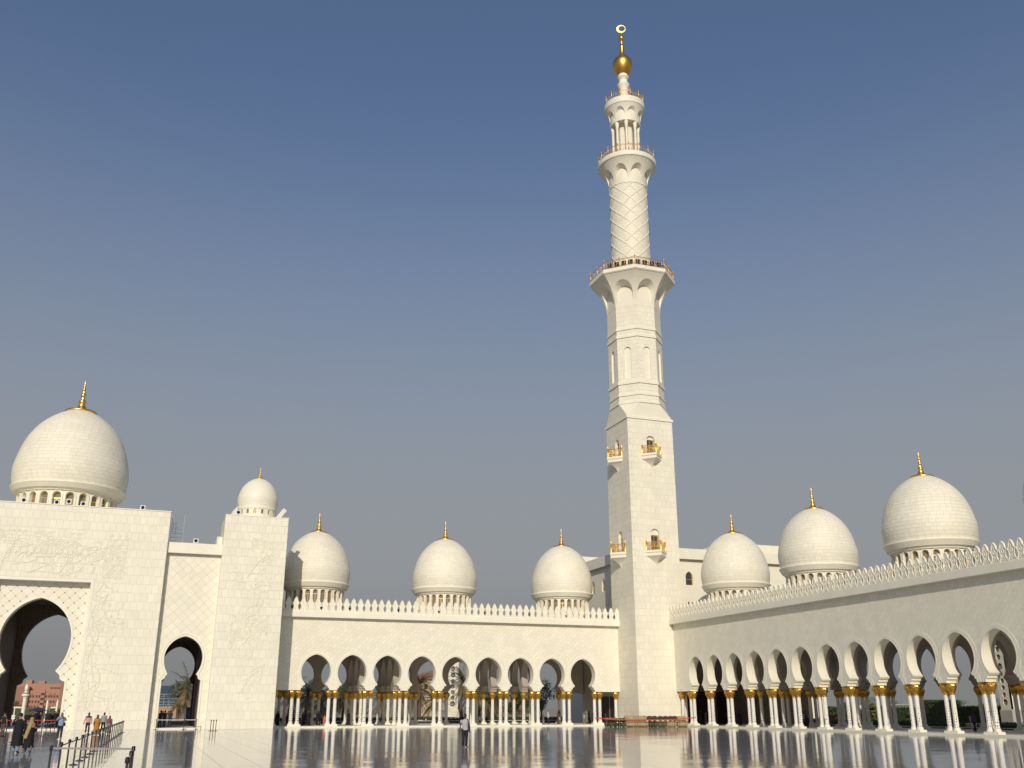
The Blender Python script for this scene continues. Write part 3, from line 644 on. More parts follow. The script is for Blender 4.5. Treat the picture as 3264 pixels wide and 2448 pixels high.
# ---------------------------------------------------------------- domes
DPROF = [(4.04, 16.85), (4.10, 17.1), (4.17, 17.5), (4.215, 18.0), (4.21, 18.5), (4.11, 19.05), (3.97, 19.65), (3.74, 20.4), (3.41, 21.15), (2.96, 21.85), (2.45, 22.42), (1.84, 22.92), (1.36, 23.22), (0.88, 23.42)]
def catmull(pts, k):
    out = []; n = len(pts)
    for i in range(n-1):
        p0, p1, p2, p3 = pts[max(i-1, 0)], pts[i], pts[i+1], pts[min(i+2, n-1)]
        for j in range(k):
            t = j/k; out.append(tuple(0.5*((2*b)+(-a+c)*t+(2*a-5*b+4*c-d)*t*t+(-a+3*b-3*c+d)*t**3) for a, b, c, d in zip(p0, p1, p2, p3)))
    out.append(pts[-1]); return out
def prof_rows(prof, h):
    """cut a profile into courses of about height h, each a list of (r, z) of three points"""
    L = [0]
    for a, b in zip(prof, prof[1:]): L.append(L[-1]+math.hypot(b[0]-a[0], b[1]-a[1]))
    n = max(1, round(L[-1]/h))
    def at(s):
        for i in range(len(prof)-1):
            if L[i+1] >= s-1e-9:
                t = (s-L[i])/max(1e-9, L[i+1]-L[i]); return (prof[i][0]+(prof[i+1][0]-prof[i][0])*t, prof[i][1]+(prof[i+1][1]-prof[i][1])*t)
        return prof[-1]
    return [[at(L[-1]*(j+k/2)/n) for k in range(3)] for j in range(n)]
def ring_tiles(owner, prof, h, wd, c, parts, proud=0.012, gap=0.016, name='dome_tile', base_z=0.0, m=None):
    rows = prof_rows(prof, h); cand = []; rest = MB(); ca = math.atan2(-c[1], -c[0])
    for j, row in enumerate(rows):
        r = row[1][0]; n = max(6, round(2*PI*r/wd)); da = 2*PI/n
        q = []
        for kk, (rr, z) in enumerate(row):
            nx, nz = 1.0, 0.0
            dz, dr = row[2][1]-row[0][1], row[2][0]-row[0][0]; Ln = math.hypot(dz, dr); nx, nz = dz/Ln, -dr/Ln
            g = gap/2 if kk != 1 else 0; tz = dz/Ln*g*(1 if kk == 0 else -1); tr = dr/Ln*g*(1 if kk == 0 else -1)
            q.append((rr+tr, z+tz, nx, nz))
        a = da/2-gap/2/max(r, 0.1)
        cols = [-a, 0.0, a]
        pt = lambda k, cc, e: ((q[k][0]+q[k][2]*e)*math.cos(cols[cc]), (q[k][0]+q[k][2]*e)*math.sin(cols[cc]), q[k][1]+q[k][3]*e-base_z)
        t = MB(); t.grid([[pt(k, cc, proud) for cc in range(3)] for k in range(3)], 0, True)
        edge = [(0,0),(0,1),(0,2),(1,2),(2,2),(2,1),(2,0),(1,0)]
        for i in range(8):
            A, B = edge[i], edge[(i+1) % 8]
            t.face([pt(*A, 0), pt(*B, 0), pt(*B, proud), pt(*A, proud)], 0)
        for i in range(n):
            th = da*(i+0.5*(j % 2)); d = abs((th-ca+PI) % (2*PI)-PI)
            cand.append((d+(0.6 if d > 1.45 else 0)+0.25*j/len(rows), j, th, t))
    cand.sort(key=lambda v: v[0]); cache = {}
    for i, (d, j, th, t) in enumerate(cand):
        if i < parts:
            if j not in cache: cache[j] = t.mesh(name, m or MARBLE)
            link(name, cache[j], owner, (0, 0, 0), th)
        else:
            b = len(rest.v); cs, sn = math.cos(th), math.sin(th)
            rest.v += [(x*cs-y*sn, x*sn+y*cs, z) for x, y, z in t.v]; rest.f += [tuple(k+b for k in f) for f in t.f]; rest.m += t.m; rest.sm += t.sm
    if rest.f: rest.build(name+'s', m or MARBLE, owner, kind='stuff')
def finial_prof(z, s):
    P = [(1.02, -0.06), (1.12, 0.0), (1.14, 0.07), (1.08, 0.14), (0.86, 0.18), (0.56, 0.27), (0.38, 0.38), (0.27, 0.52), (0.24, 0.62), (0.27, 0.66), (0.22, 0.70), (0.17, 0.76), (0.25, 0.84), (0.27, 0.92), (0.21, 1.02), (0.12, 1.10), (0.17, 1.16), (0.11, 1.22), (0.12, 1.28), (0.19, 1.36), (0.20, 1.44), (0.15, 1.52), (0.09, 1.60), (0.13, 1.66), (0.08, 1.72), (0.09, 1.78), (0.13, 1.86), (0.12, 1.94), (0.08, 2.0), (0.055, 2.06), (0.09, 2.12), (0.08, 2.2), (0.05, 2.26), (0.05, 2.38), (0.02, 2.58), (0.0, 2.64)]
    return [(r*s, z+h*s) for r, h in P]
def drum_window(w_, h, depth):
    """gilt frame with transom; local plane facing -y, foot at z 0"""
    f = Frame((0, 0), 0); O = round_arch(0, w_, 0, h, 8); I = offset(O, -0.05*w_/0.58); t = MB()
    wall(t, f, O, [I], 0.06, 0, 0, n0=0.06); t.box(-w_/2+0.03, w_/2-0.03, -0.05, 0.0, h*0.70, h*0.70+0.05*w_/0.58); t.box(-0.02, 0.02, -0.045, 0.0, 0.02, h*0.70)
    fm = t.mesh('window', GOLDP); t = MB(); t.face([f.at(u, v, 0.01) for u, v in O]); return fm, t.mesh('pane', DGLASS)
def dome(label, cx, cy, zroof, zlip, rs, zs, nwin=24, tile=(0.36, 0.60), parts=300, simple=False, group='white onion domes', lk=1.0):
    o = thing('dome', label, 'dome', (cx, cy, zroof), 0, group)
    Z = lambda z: zlip+(z-16.75)*zs-zroof
    prof = [(r*rs, Z(z)) for r, z in DPROF]
    sm = catmull(prof, 4)
    t = MB(); t.lathe([(sm[0][0]-0.05, sm[0][1]-0.02)]+sm+[(0.01, sm[-1][1]+0.02)], 72, cap=False); t.build('dome_shell', MTRIM if simple else JOINT, o)
    if not simple: ring_tiles(o, sm, tile[0], tile[1], (cx, cy), parts)
    t = MB()
    LZ = lambda z: Z(16.92-(16.92-z)*lk)
    if simple: lp = [(3.98, 15.6), (4.06, 15.7), (4.06, 16.6), (4.12, 16.65), (4.12, 16.85), (3.9, 16.9)]
    else: lp = [(3.52, 16.02), (3.70, 16.02), (3.74, 16.10), (3.74, 16.16), (3.86, 16.2), (3.98, 16.28), (4.02, 16.36), (4.22, 16.72), (4.25, 16.78), (4.22, 16.86), (4.06, 16.9), (3.98, 16.92)]
    t.lathe([(r*rs, LZ(z)) for r, z in lp], 72, cap=False, smooth=False); t.build('dome_lip', MTRIM, o)
    # drum with arched openings
    R = (3.95 if simple else 3.56)*rs; zt = LZ(16.03 if not simple else 15.62); p = 2*PI*R/nwin; ww = 0.58*rs*24/nwin*(1.0 if not simple else 0.62); wt = zt-0.12*zs; wb = max(wt-1.75*zs, 0.12) if not simple else wt-0.95*rs/0.56*0.56
    mp = lambda u, v, n: Vector(((R+n)*math.cos(u/R), (R+n)*math.sin(u/R), v))
    holes = [round_arch(p*(k+0.5), ww, wb, wt, 8) for k in range(nwin)]
    out = [(p*nwin*i/(nwin*2), -0.3) for i in range(nwin*2)]+[(p*nwin, -0.3)]+[(p*nwin*i/(nwin*2), zt) for i in range(nwin*2, -1, -1)]
    t = MB(); wall(t, None, out, holes, 0.30*rs, 0, 0, mapf=mp, back=False); t.build('drum', MTRIM, o)
    if not simple:
        t = MB()
        for h in holes: wall(t, None, offset(h, 0.12*rs), [offset(h, 0.03*rs)], 0.05*rs, 0, 0, n0=0.05*rs, mapf=mp, back=False)
        t.build('window_hoods', MTRIM, o)
    fm, pm = drum_window(ww+0.04, wt-wb, 0.3)
    for k in range(nwin):
        a = p*(k+0.5)/R; q = link('window', fm, o, ((R-0.29*rs)*math.cos(a), (R-0.29*rs)*math.sin(a), wb), a+PI/2); link('pane', pm, q)
    t = MB(); t.lathe([(R-0.305*rs, -0.3), (R-0.305*rs, zt)], 36, cap=False); t.build('drum_core', BLACK, o)
    t = MB(); t.lathe(finial_prof(Z(23.37), rs if rs < 1.2 else 1.64), 24); t.build('finial', GOLDP, o)
    return o
G = 6.0
dome('white dome behind the left arcade, partly shadowed and nearest the gate pier', 18.15, YL+G, 12.5, 16.75, 1.0, 1.0)
dome('white dome standing midway along the left arcade roof', 35.0, YL+G, 12.5, 16.75, 1.0, 1.0)
dome('white dome on the left arcade roof just left of the minaret', 51.8, YL+G, 12.5, 16.75, 1.0, 1.0)
dome('white dome on the right arcade roof just right of the minaret', XR+G, 106.6, 12.5, 16.75, 1.015, 1.0)
dome('white dome second from the minaret on the right arcade roof', XR+G, 89.7, 12.5, 16.75, 1.015, 1.0)
dome('largest-looking white dome on the right arcade roof, its whole outline in view', XR+G, 72.6, 12.5, 16.75, 1.015, 1.0)
dome('white dome cut off by the right edge of the photo', XR+G, 55.6, 12.5, 16.75, 1.015, 1.0)
dome('huge white dome with gold-framed drum windows above the gate block', GC+0.05, YP+11.2, BZ, 26.40, 1.52, 1.50, 24, (0.44, 0.76), 300, group='white domes over the gate', lk=0.72)
dome('small smooth white dome on top of the corner pier', 9.6, YP+3.5, PZ, 24.75, 0.555, 0.50, 16, simple=True, group='white domes over the gate')
dome('small smooth white dome peeping from behind the pier dome', 9.6, YP+18.9, PZ, 24.75, 0.555, 0.50, 16, simple=True, group='white domes over the gate')

# ---------------------------------------------------------------- minaret
MX0, MX1, MY0, MY1 = 57.14, 64.02, 112.58, 119.27
MC = (60.55, 115.93)
mn = thing('minaret', 'tall white marble minaret with square shaft, octagon, patterned cylinder and gold crescent', 'minaret', (MC[0], MC[1], 0))
def loc(mb): mb.v = [(x-MC[0], y-MC[1], z) for x, y, z in mb.v]; return mb
FS = Frame((0, MY0), 0); FW = Frame((MX0, 0), -PI/2)
doors = [(24.65, 21.72), (37.40, 34.76)]
nf = [round_arch(60.56, 1.22, b, tz) for tz, b in doors]; nw = [round_arch(-115.92, 1.22, b, tz) for tz, b in doors]
t = MB(); wall(t, FS, rect(MX0, MX1, 0, 39.65), nf, 0.55, 1, 0); wall(t, FW, rect(-MY1, -MY0, 0, 39.65), nw, 0.55, 1, 0, n0=-0.001)
t.box(MX1-0.5, MX1, MY0+0.56, MY1, 0, 39.64, 0); t.box(MX0+0.56, MX1-0.51, MY1-0.4, MY1-0.002, 0, 39.63, 0); loc(t).build('square_shaft', [MTRIM, JOINT], mn)
slabs(mn, FS, rect(MX0, MX1, 0, 39.63), nf, ashlar(MX0, MX1, 0, 39.63, 0.72, 0.836, 1, 9), gap=0.02, parts=190)
slabs(mn, FW, rect(-MY1, -MY0, 0, 39.63), nw, ashlar(-MY1, -MY0, 0, 39.63, 0.72, 0.836, 1, 10), gap=0.02, parts=105)
t = MB(); q = 0.14; t.box(MX0-q, MX1+q, MY0-q, MY1+q, 39.65, 39.98); loc(t).build('shaft_cornice', MTRIM, mn)
def poly(n, R, ph=0.0): return [(R*math.cos(ph+2*PI*k/n), R*math.sin(ph+2*PI*k/n)) for k in range(n)]
OPH = PI/8
# broach from square to octagon
sqp = [(MX0-MC[0], MY0-MC[1]), (MX1-MC[0], MY0-MC[1]), (MX1-MC[0], MY1-MC[1]), (MX0-MC[0], MY1-MC[1])]
o8 = [(3.90*math.cos(-PI/2-OPH+PI/4*k), 3.90*math.sin(-PI/2-OPH+PI/4*k)) for k in range(8)]   # o8[0],o8[1] on the -y side
t = MB(); zb, zt = 39.98, 42.02
for i in range(4):
    a, b = sqp[i], sqp[(i+1) % 4]; c, d = o8[2*i], o8[2*i+1]; e = o8[(2*i+2) % 8]
    t.face([(*a, zb), (*b, zb), (*d, zt), (*c, zt)]); t.face([(*b, zb), (*e, zt), (*d, zt)])
t.build('broach', MARBLE, mn)
# octagon
FH = [Frame((MC[0]+3.555*math.cos(-PI/2+PI/4*k), MC[1]+3.555*math.sin(-PI/2+PI/4*k)), PI/4*k) for k in range(8)]
HW = 3.555*math.tan(PI/8); oct_ = MB()
for k in range(8): wall(oct_, FH[k], rect(-HW, HW, 42.0, 57.6), [round_arch(0, 0.98, 45.7, 50.4)], 0.22, 1, 0, back=False)
oct_.prism([(MC[0]+3.34/math.cos(PI/8)*math.cos(OPH+PI/4*k), MC[1]+3.34/math.cos(PI/8)*math.sin(OPH+PI/4*k)) for k in range(8)], 42.01, 57.59, 0); loc(oct_).build('octagon_shaft', [MTRIM, JOINT], mn)
for k in (0, 1, 6, 7): slabs(mn, FH[k], rect(-HW+0.004, HW-0.004, 42.0, 57.6), [round_arch(0, 0.98, 45.7, 50.4)], ashlar(-HW, HW, 42.0, 57.6, 0.74, 0.62, 0, 11+k), gap=0.02, parts=0)
for z0, z1, e in ((42.0, 42.36, 0.16), (43.15, 43.45, 0.13), (44.85, 45.25, 0.16), (51.8, 52.12, 0.15), (52.95, 53.25, 0.14)):
    t = MB(); t.prism(poly(8, 3.85+e, OPH), z0, z1); t.prism(poly(8, 3.85+e*0.45, OPH), z1, z1+0.14); t.build('string_course', MTRIM, mn)
# flares with arched recesses
def flare(n, rb, zb, rt, zt, ph, rnd_, z_arch, name):
    ap = math.cos(PI/n) if not rnd_ else 1.0
    prof = lambda v: rb+(rt-rb)*(0.12*v+0.88*max(v, 0.0)**2.1)
    def P(u, v, nn):   # u in sectors
        k = math.floor(u); f = u-k; r = prof(v)+nn
        z = zb+(zt-zb)*v
        if rnd_: a = ph+2*PI*u/n; return Vector((r*math.cos(a), r*math.sin(a), z))
        a0, a1 = ph+2*PI*k/n, ph+2*PI*(k+1)/n
        return Vector((r*(math.cos(a0)*(1-f)+math.cos(a1)*f), r*(math.sin(a0)*(1-f)+math.sin(a1)*f), z))
    t = MB()
    for k in range(n):
        h = [(0.96, -0.1), (0.95, 0.02), (0.90, 0.18)]+[(0.5+0.385*math.cos(PI*i/14), 0.42+0.38*math.sin(PI*i/14)) for i in range(0, 15)]+[(0.10, 0.18), (0.05, 0.02), (0.04, -0.1)]
        outl = dens([(0, 0.0), (1, 0.0), (1, 1), (0, 1)], 0.12); ex = [(i/8, j/10) for i in range(1, 8) for j in range(1, 10) if not inside((i/8, j/10), h)]
        V, tris, bd = region(outl, [h], ex); b = len(t.v); m = len(V)
        core = lambda u, v: P(u, 0.0, 0.0)
        for u, v in V: t.v.append(tuple(P(k+min(max(u, 1e-6), 1-1e-6), v, 0.0)))
        for u, v in V:
            q = P(k+min(max(u, 1e-6), 1-1e-6), 0.0, 0.05); z = zb+(zt-zb)*v; t.v.append((q.x, q.y, z-0.25*(zt-zb)*max(0, v-0.35)))
        for f in tris: t.f.append(tuple(b+i for i in f)); t.m.append(0); t.sm.append(False)
        for i, j in bd:
            if abs(V[i][0]-V[j][0]) < 1e-6 and (V[i][0] < 1e-6 or V[i][0] > 1-1e-6): continue
            if V[i][1] > 1-1e-6 and V[j][1] > 1-1e-6: continue
            t.f.append((b+j, b+i, b+m+i, b+m+j)); t.m.append(0); t.sm.append(False)
    t.build(name, MTRIM, mn)
    t = MB(); t.lathe([(rb+0.02, zb-0.05), (rb+0.02, zt-0.05)], n if not rnd_ else 40, phase=ph, smooth=rnd_, cap=False); t.build('flare_core', MARBLE, mn)
flare(8, 3.86, 56.6, 6.1, 61.2, OPH, False, 0.7, 'balcony_flare')
t = MB(); t.prism(poly(8, 6.18, OPH), 61.2, 61.3); t.prism(poly(8, 6.28, OPH), 61.3, 61.84); t.build('balcony_slab', MTRIM, mn)
def railing(R, z, n, ph, sub, h=1.35):
    pts = []
    V = poly(n, R, ph)
    for i in range(n):
        a, b = V[i], V[(i+1) % n]
        for s in range(sub): pts.append((a[0]+(b[0]-a[0])*s/sub, a[1]+(b[1]-a[1])*s/sub))
    r = thing_part('railing', mn)
    for i, p in enumerate(pts):
        t = MB(); t.lathe([(0.085, 0), (0.085, 0.1), (0.06, 0.14), (0.06, h-0.05), (0.09, h), (0.09, h+0.06), (0.05, h+0.12), (0.075, h+0.2), (0.03, h+0.3), (0, h+0.34)], 8); t.build('rail_post', BRONZE, r, (p[0], p[1], z))
        q = pts[(i+1) % len(pts)]; t = MB(); L = math.hypot(q[0]-p[0], q[1]-p[1])
        for zz, rr in ((0.14, 0.035), (0.30, 0.025), (h-0.22, 0.025), (h-0.06, 0.04)): t.tube([(p[0], p[1], z+zz), (q[0], q[1], z+zz)], rr, 5)
        m = max(3, int(L/0.36))
        for s in range(1, m):
            x, y = p[0]+(q[0]-p[0])*s/m, p[1]+(q[1]-p[1])*s/m
            t.tube([(x, y, z+0.14), (x+(0.0), y, z+h-0.06)], 0.016, 4)
        for s in range(2):
            c = (s+0.5)/2; x, y = p[0]+(q[0]-p[0])*c, p[1]+(q[1]-p[1])*c; dx, dy = (q[0]-p[0])/L, (q[1]-p[1])/L
            t.tube([(x+dx*0.26*math.cos(a), y+dy*0.26*math.cos(a), z+0.72+0.26*math.sin(a)) for a in [2*PI*i2/12 for i2 in range(13)]], 0.022, 4)
        t.build('rail_panel', BRONZE, r)
def thing_part(name, owner):
    o = bpy.data.objects.new(name, None); COL.objects.link(o); o.parent = owner; KIDS.setdefault(owner.name, []).append(o); return o
railing(6.08, 61.84, 8, OPH, 2)
# patterned cylinder
t = MB(); t.lathe([(2.78, 61.84), (2.78, 77.4)], 64, cap=False); t.build('cylinder_shaft', JOINT, mn)
ring_tiles(mn, [(2.78, 61.9), (2.78, 77.3)], 0.50, 0.58, MC, 0, 0.012, 0.016, 'shaft_tile')
for k in range(8):
    for s in (1, -1):
        t = MB(); z = 61.84; pts = []
        while z < 77.6: a = OPH+2*PI*k/8+s*(z-61.84)/2.11*PI/4; pts.append((2.80*math.cos(a), 2.80*math.sin(a), z)); z += 0.25
        t.tube(pts, 0.075, 5); t.build('spiral_rib', MTRIM, mn)
flare(8, 2.84, 77.1, 4.2, 80.7, OPH, True, 0.7, 'balcony_flare')
t = MB(); t.lathe([(4.1, 80.65), (4.22, 80.7), (4.28, 80.78), (4.42, 80.86), (4.46, 81.0), (4.46, 81.6), (2.0, 81.62)], 64, cap=False, smooth=False); t.build('balcony_slab', MTRIM, mn)
railing(4.28, 81.6, 16, OPH, 1, 1.3)
# open lantern
t = MB(); t.lathe([(1.25, 81.6), (1.25, 89.0)], 8, phase=OPH, smooth=False, cap=False); t.build('lantern_core', MARBLE, mn)
for k in range(8):
    a = OPH+PI/4*k; t = MB(); t.lathe([(0.30, 81.6), (0.30, 81.8), (0.24, 81.95), (0.215, 82.1), (0.205, 87.2), (0.24, 87.3), (0.24, 87.5), (0.33, 88.0), (0.35, 88.5)], 12, c=(1.95*math.cos(a), 1.95*math.sin(a))); t.build('lantern_column', MTRIM, mn)
flare(8, 2.28, 88.45, 3.05, 91.2, OPH, True, 0.7, 'lantern_crown')
t = MB(); t.lathe([(2.2, 88.4), (2.28, 88.46), (2.1, 88.47), (1.2, 88.5)], 40, cap=False, smooth=False); t.build('crown_soffit', MTRIM, mn)
t = MB(); t.lathe([(3.04, 91.15), (3.12, 91.25), (3.15, 92.2), (1.0, 92.22)], 56, cap=False, smooth=False); t.build('lantern_slab', MTRIM, mn)
railing(2.98, 92.2, 12, OPH, 1, 1.25)
t = MB(); t.lathe([(1.2, 92.2), (1.0, 92.6), (0.72, 93.6), (0.70, 94.9), (0.76, 95.4), (0.98, 96.1), (1.02, 96.2), (0.96, 96.26), (0.70, 96.6), (0.66, 96.9), (0.72, 97.2), (0.93, 97.46), (0.98, 97.55), (0.9, 97.64), (0.74, 98.05), (0.74, 98.3)], 28); t.build('spindle', MTRIM, mn)
t = MB(); t.lathe(catmull([(0.74, 98.1), (1.02, 98.4), (1.28, 98.85), (1.50, 99.5), (1.56, 100.05), (1.48, 100.6), (1.22, 101.1), (0.86, 101.48), (0.56, 101.8), (0.43, 102.1), (0.37, 102.6), (0.35, 103.5)], 3)+[(0.37, 103.55), (0.37, 103.65), (0.22, 103.75), (0.20, 104.3), (0.28, 104.42), (0.19, 104.5), (0.2, 104.6)]+catmull([(0.30, 104.75), (0.46, 105.05), (0.47, 105.25), (0.36, 105.5), (0.16, 105.75), (0.07, 105.95), (0.06, 106.35)], 3), 28); t.build('spire', GOLD, mn)
t = MB(); fc = Frame((0, 0), -0.42)   # crescent ring, open to the upper right
Oc = [(0.72*math.cos(a), 107.06+0.74*math.sin(a)) for a in [2*PI*i/40 for i in range(40)]]; Ic = [(0.13+0.545*math.cos(a), 107.10+0.555*math.sin(a)) for a in [2*PI*i/36 for i in range(36)]]
wall(t, fc, Oc, [Ic], 0.14, 0, 0, n0=0.07); t.build('crescent', GOLD, mn)
# corner balconies on two faces
def nook(fr, uc, zs, ztop, zlow):
    a = 1.63; T = lambda u, n: fr.at(uc+u, 0, n)-Vector((MC[0], MC[1], 0))
    b = MB()
    tri = [T(-a, -0.02), T(a, -0.02), T(0, a)]; tri2 = [T(-a+0.1, -0.02), T(a-0.1, -0.02), T(0, a-0.1)]
    zz = zs
    pr = [(p.x, p.y) for p in (tri[0], tri[2], tri[1])]; pr2 = [(p.x, p.y) for p in (tri2[0], tri2[2], tri2[1])]
    if area(pr) < 0: pr, pr2 = pr[::-1], pr2[::-1]
    b.prism(pr, zz-0.30, zz); b.prism(pr2, zz-0.72, zz-0.32); b.prism(pr2, zz-0.35, zz-0.29)
    rows = []
    for i in range(8):
        f = i/7; k = (1-f)**1.9*0.93+0.02; zz2 = zz-0.72-f*(zs-0.72-zlow)
        rows.append([tuple(T(-a*k, -0.02)+Vector((0,0,zz2))), tuple(T(0, a*k)+Vector((0,0,zz2))), tuple(T(a*k, -0.02)+Vector((0,0,zz2)))])
    b.grid(rows, 0, False, flip=True); b.build('balcony', MTRIM, mn)
    r = thing_part('balcony_railing', mn); e = 0.12
    P3 = [T(-a+2*e, 0.05), T(0, a-1.5*e), T(a-2*e, 0.05)]
    for p in P3:
        t = MB(); t.lathe([(0.10, 0), (0.10, 0.1), (0.085, 0.14), (0.085, 1.12), (0.12, 1.18), (0.12, 1.26), (0.06, 1.32), (0.10, 1.4), (0.04, 1.52), (0, 1.58)], 10); t.build('rail_post', GOLDP, r, (p.x, p.y, zs))
    for p, q in ((P3[0], P3[1]), (P3[1], P3[2])):
        t = MB()
        for h, rr in ((0.12, 0.05), (0.3, 0.03), (0.85, 0.03), (1.05, 0.05)): t.tube([p+Vector((0,0,zs+h)), q+Vector((0,0,zs+h))], rr, 5)
        for s in range(1, 9):
            m = p.lerp(q, s/9); t.tube([m+Vector((0,0,zs+0.1)), m+Vector((0,0,zs+1.05))], 0.022, 4)
        for s in range(3):
            m = p.lerp(q, (s+0.5)/3); d = (q-p).normalized()
            t.tube([m+d*0.2*math.cos(x)+Vector((0,0,zs+0.58+0.2*math.sin(x))) for x in [2*PI*i/10 for i in range(11)]], 0.025, 4)
        t.build('rail_panel', GOLDP, r)
    # door in the niche
    W = lambda u, v, n: fr.at(uc+u, v, n)-Vector((MC[0], MC[1], 0))
    d = MB()
    hd = 2.12
    fO = [(-0.59, zs), (0.59, zs), (0.59, zs+hd), (-0.59, zs+hd)]; holes = []
    for u0 in (-0.48, 0.06):
        for v0, v1 in ((0.12, 0.62), (0.74, 1.22), (1.34, 1.98)): holes.append([(u0, zs+v0), (u0+0.42, zs+v0), (u0+0.42, zs+v1), (u0, zs+v1)])
    wall(d, None, fO, holes, 0.06, 0, 0, n0=-0.36, mapf=W); dr = d.build('door', BRONZE, mn)
    g = MB(); g.face([W(u, v, -0.40) for u, v in ((-0.58, zs), (0.58, zs), (0.58, zs+hd), (-0.58, zs+hd))]); g.build('door_glass', GLASS, dr)
    g = MB(); g.face([W(u, v, -0.30) for u, v in round_arch(0, 1.2, zs+hd, ztop-0.0, 10)]); g.build('door_tympanum', MTRIM, mn)
for (tz, b_) in doors:
    nook(FS, 60.56, b_-0.02, tz, 19.66 if b_ < 30 else 32.75); nook(FW, -115.92, b_-0.02, tz, 19.66 if b_ < 30 else 32.75)

# ---------------------------------------------------------------- prayer hall behind the minaret
hall = thing('prayer_hall', 'plain white marble hall with dark pointed windows seen behind the minaret', 'building', (76, 119.6, 0))
FN = Frame((0, 119.6), 0); FX = Frame((61.5, 0), -PI/2)
def pw(c, w_, z0, z1): h = z1-z0; r = w_; return [(c+w_/2, z0), (c+w_/2, z1-0.75)]+[(c-w_/2+w_*math.cos(a), z1-0.75+0.75/math.sin(PI/3)*math.sin(a)) for a in [PI/3*i/5 for i in range(1, 6)]]+[(c+w_/2-w_*math.cos(a), z1-0.75+0.75/math.sin(PI/3)*math.sin(a)) for a in [PI/3*i/5 for i in range(4, 0, -1)]]+[(c-w_/2, z1-0.75), (c-w_/2, z0)]
wf = [69.4, 73.6, 77.8, 82.0]; wx = [-127.6, -131.1, -134.7]
hf = [pw(c, 1.15, 18.42, 20.32) for c in wf]+[rect(c-0.45, c+0.45, 14.0, 16.1) for c in wf]; hx = [pw(c, 1.05, 18.5, 20.4) for c in wx]+[rect(c-0.45, c+0.45, 14.0, 16.1) for c in wx]
t = MB(); wall(t, FN, rect(61.5, 90, 0, 23.4), hf, 0.5, 0, 0); wall(t, FX, rect(-139, -119.6, 0, 23.4), hx, 0.5, 0, 0, n0=-0.001); t.box(62.1, 89.9, 120.2, 138.9, 22.0, 23.0); t.build('hall_wall', MARBLE, hall, world=True)
t = MB(); t.box(61.5-0.6, 90, 119.6-0.65, 119.6-0.002, 21.95, 23.42); t.box(61.5-0.6, 61.5-0.003, 119.6, 139, 21.95, 23.42); t.build('parapet_band', MTRIM, hall, world=True)
t = MB(); t.box(76.5, 100, 121.2, 138.9, 23.0, 25.0); t.build('upper_block', MTRIM, hall, world=True)
t = MB(); t.box(61.4, 90, 139.002, 146, 0, 24.75); t.build('rear_block', MTRIM, hall, world=True)
for fr, hs in ((FN, hf), (FX, hx)):
    for h in hs:
        t = MB(); wall(t, fr, h, [offset(h, -0.07)], 0.08, 0, 0, n0=-0.22)
        x0 = min(p[0] for p in h); x1 = max(p[0] for p in h); zc = min(p[1] for p in h)+0.75
        wall(t, fr, rect(x0+0.02, x1-0.02, zc, zc+0.09), [], 0.07, 0, 0, n0=-0.21); q = t.build('window', GOLDP, hall, world=True)
        t = MB(); t.face([fr.at(u, v, -0.28) for u, v in h]); link('pane', t.mesh('pane', GLASS), q, (0,0,0), 0, True)
# ---------------------------------------------------------------- stanchions and belts
def stanchion_mesh():
    t = MB(); t.lathe([(0.17, 0.0), (0.17, 0.02), (0.10, 0.035), (0.04, 0.05)], 20, smooth=False); b = t.mesh('base', POSTM)
    t = MB(); t.lathe([(0.032, 0.04), (0.032, 0.93)], 12); p = t.mesh('post', POSTM)
    t = MB(); t.lathe([(0.045, 0.90), (0.055, 0.91), (0.055, 1.01), (0.045, 1.03), (0.02, 1.04)], 12, smooth=False); t.box(-0.02, 0.02, -0.065, 0.065, 0.93, 1.0); h = t.mesh('belt_head', BLACK)
    return b, p, h
SB, SPO, SH = stanchion_mesh()
def stanchion(x, y, label, group, to=None, bm=None, sag=0.05, pm=None):
    o = thing('stanchion', label, 'stanchion', (x, y, 0), 0, group)
    link('base', SB, o); p = link('post', SPO, o); link('belt_head', SH, o)
    if to:
        dx, dy = to[0]-x, to[1]-y; L = math.hypot(dx, dy); nx, ny = -dy/L*0.004, dx/L*0.004; t = MB(); n = 8
        r = [[(dx*i/n+e*nx, dy*i/n+e*ny, 0.985-z-sag*4*(i/n)*(1-i/n)) for i in range(n+1)] for e, z in ((1, 0), (1, 0.055), (-1, 0.055), (-1, 0))]
        t.grid(r+[r[0]], 0, False); t.build('belt', bm or BELT, o)
    return o
G1 = 'dark stanchions in the belt line running to the gate'
N1 = 21; P1 = [(-2.62+0.0095*3.32*k, 33.8+3.32*k) for k in range(N1)]
for k in range(N1):
    lab = 'dark stanchion at the near corner where the grey belt turns' if k == 0 else ('dark stanchion at the far end of the belt line nearest the gate wall' if k == N1-1 else
          'dark stanchion number %s from the near corner along the belt line to the gate' % (ordinal(k) if k < 20 else str(k+1)))
    stanchion(*P1[k], lab.replace('number ', ''), G1, P1[k+1] if k+1 < N1 else None, sag=0.04 if k % 3 else 0.07)
near = [(-0.28, 32.42), (-0.29, 29.0), (-0.32, 25.3)]
stanchion(*near[0], 'dark stanchion at the right end of the near cross belt', 'near dark stanchions', (-2.62, 33.8), mat('dark_grey_belt', (0.27, 0.26, 0.25), 0.7), sag=0.0)
stanchion(*near[1], 'dark stanchion just in front of the right-hand belt corner, middle of three', 'near dark stanchions', near[0], sag=0.02)
stanchion(*near[2], 'closest dark stanchion, cut off by the bottom edge of the photo', 'near dark stanchions', near[1], sag=0.02)
P2 = [(-8.35+0.065*k, 64.6+3.1*k) for k in range(12)]
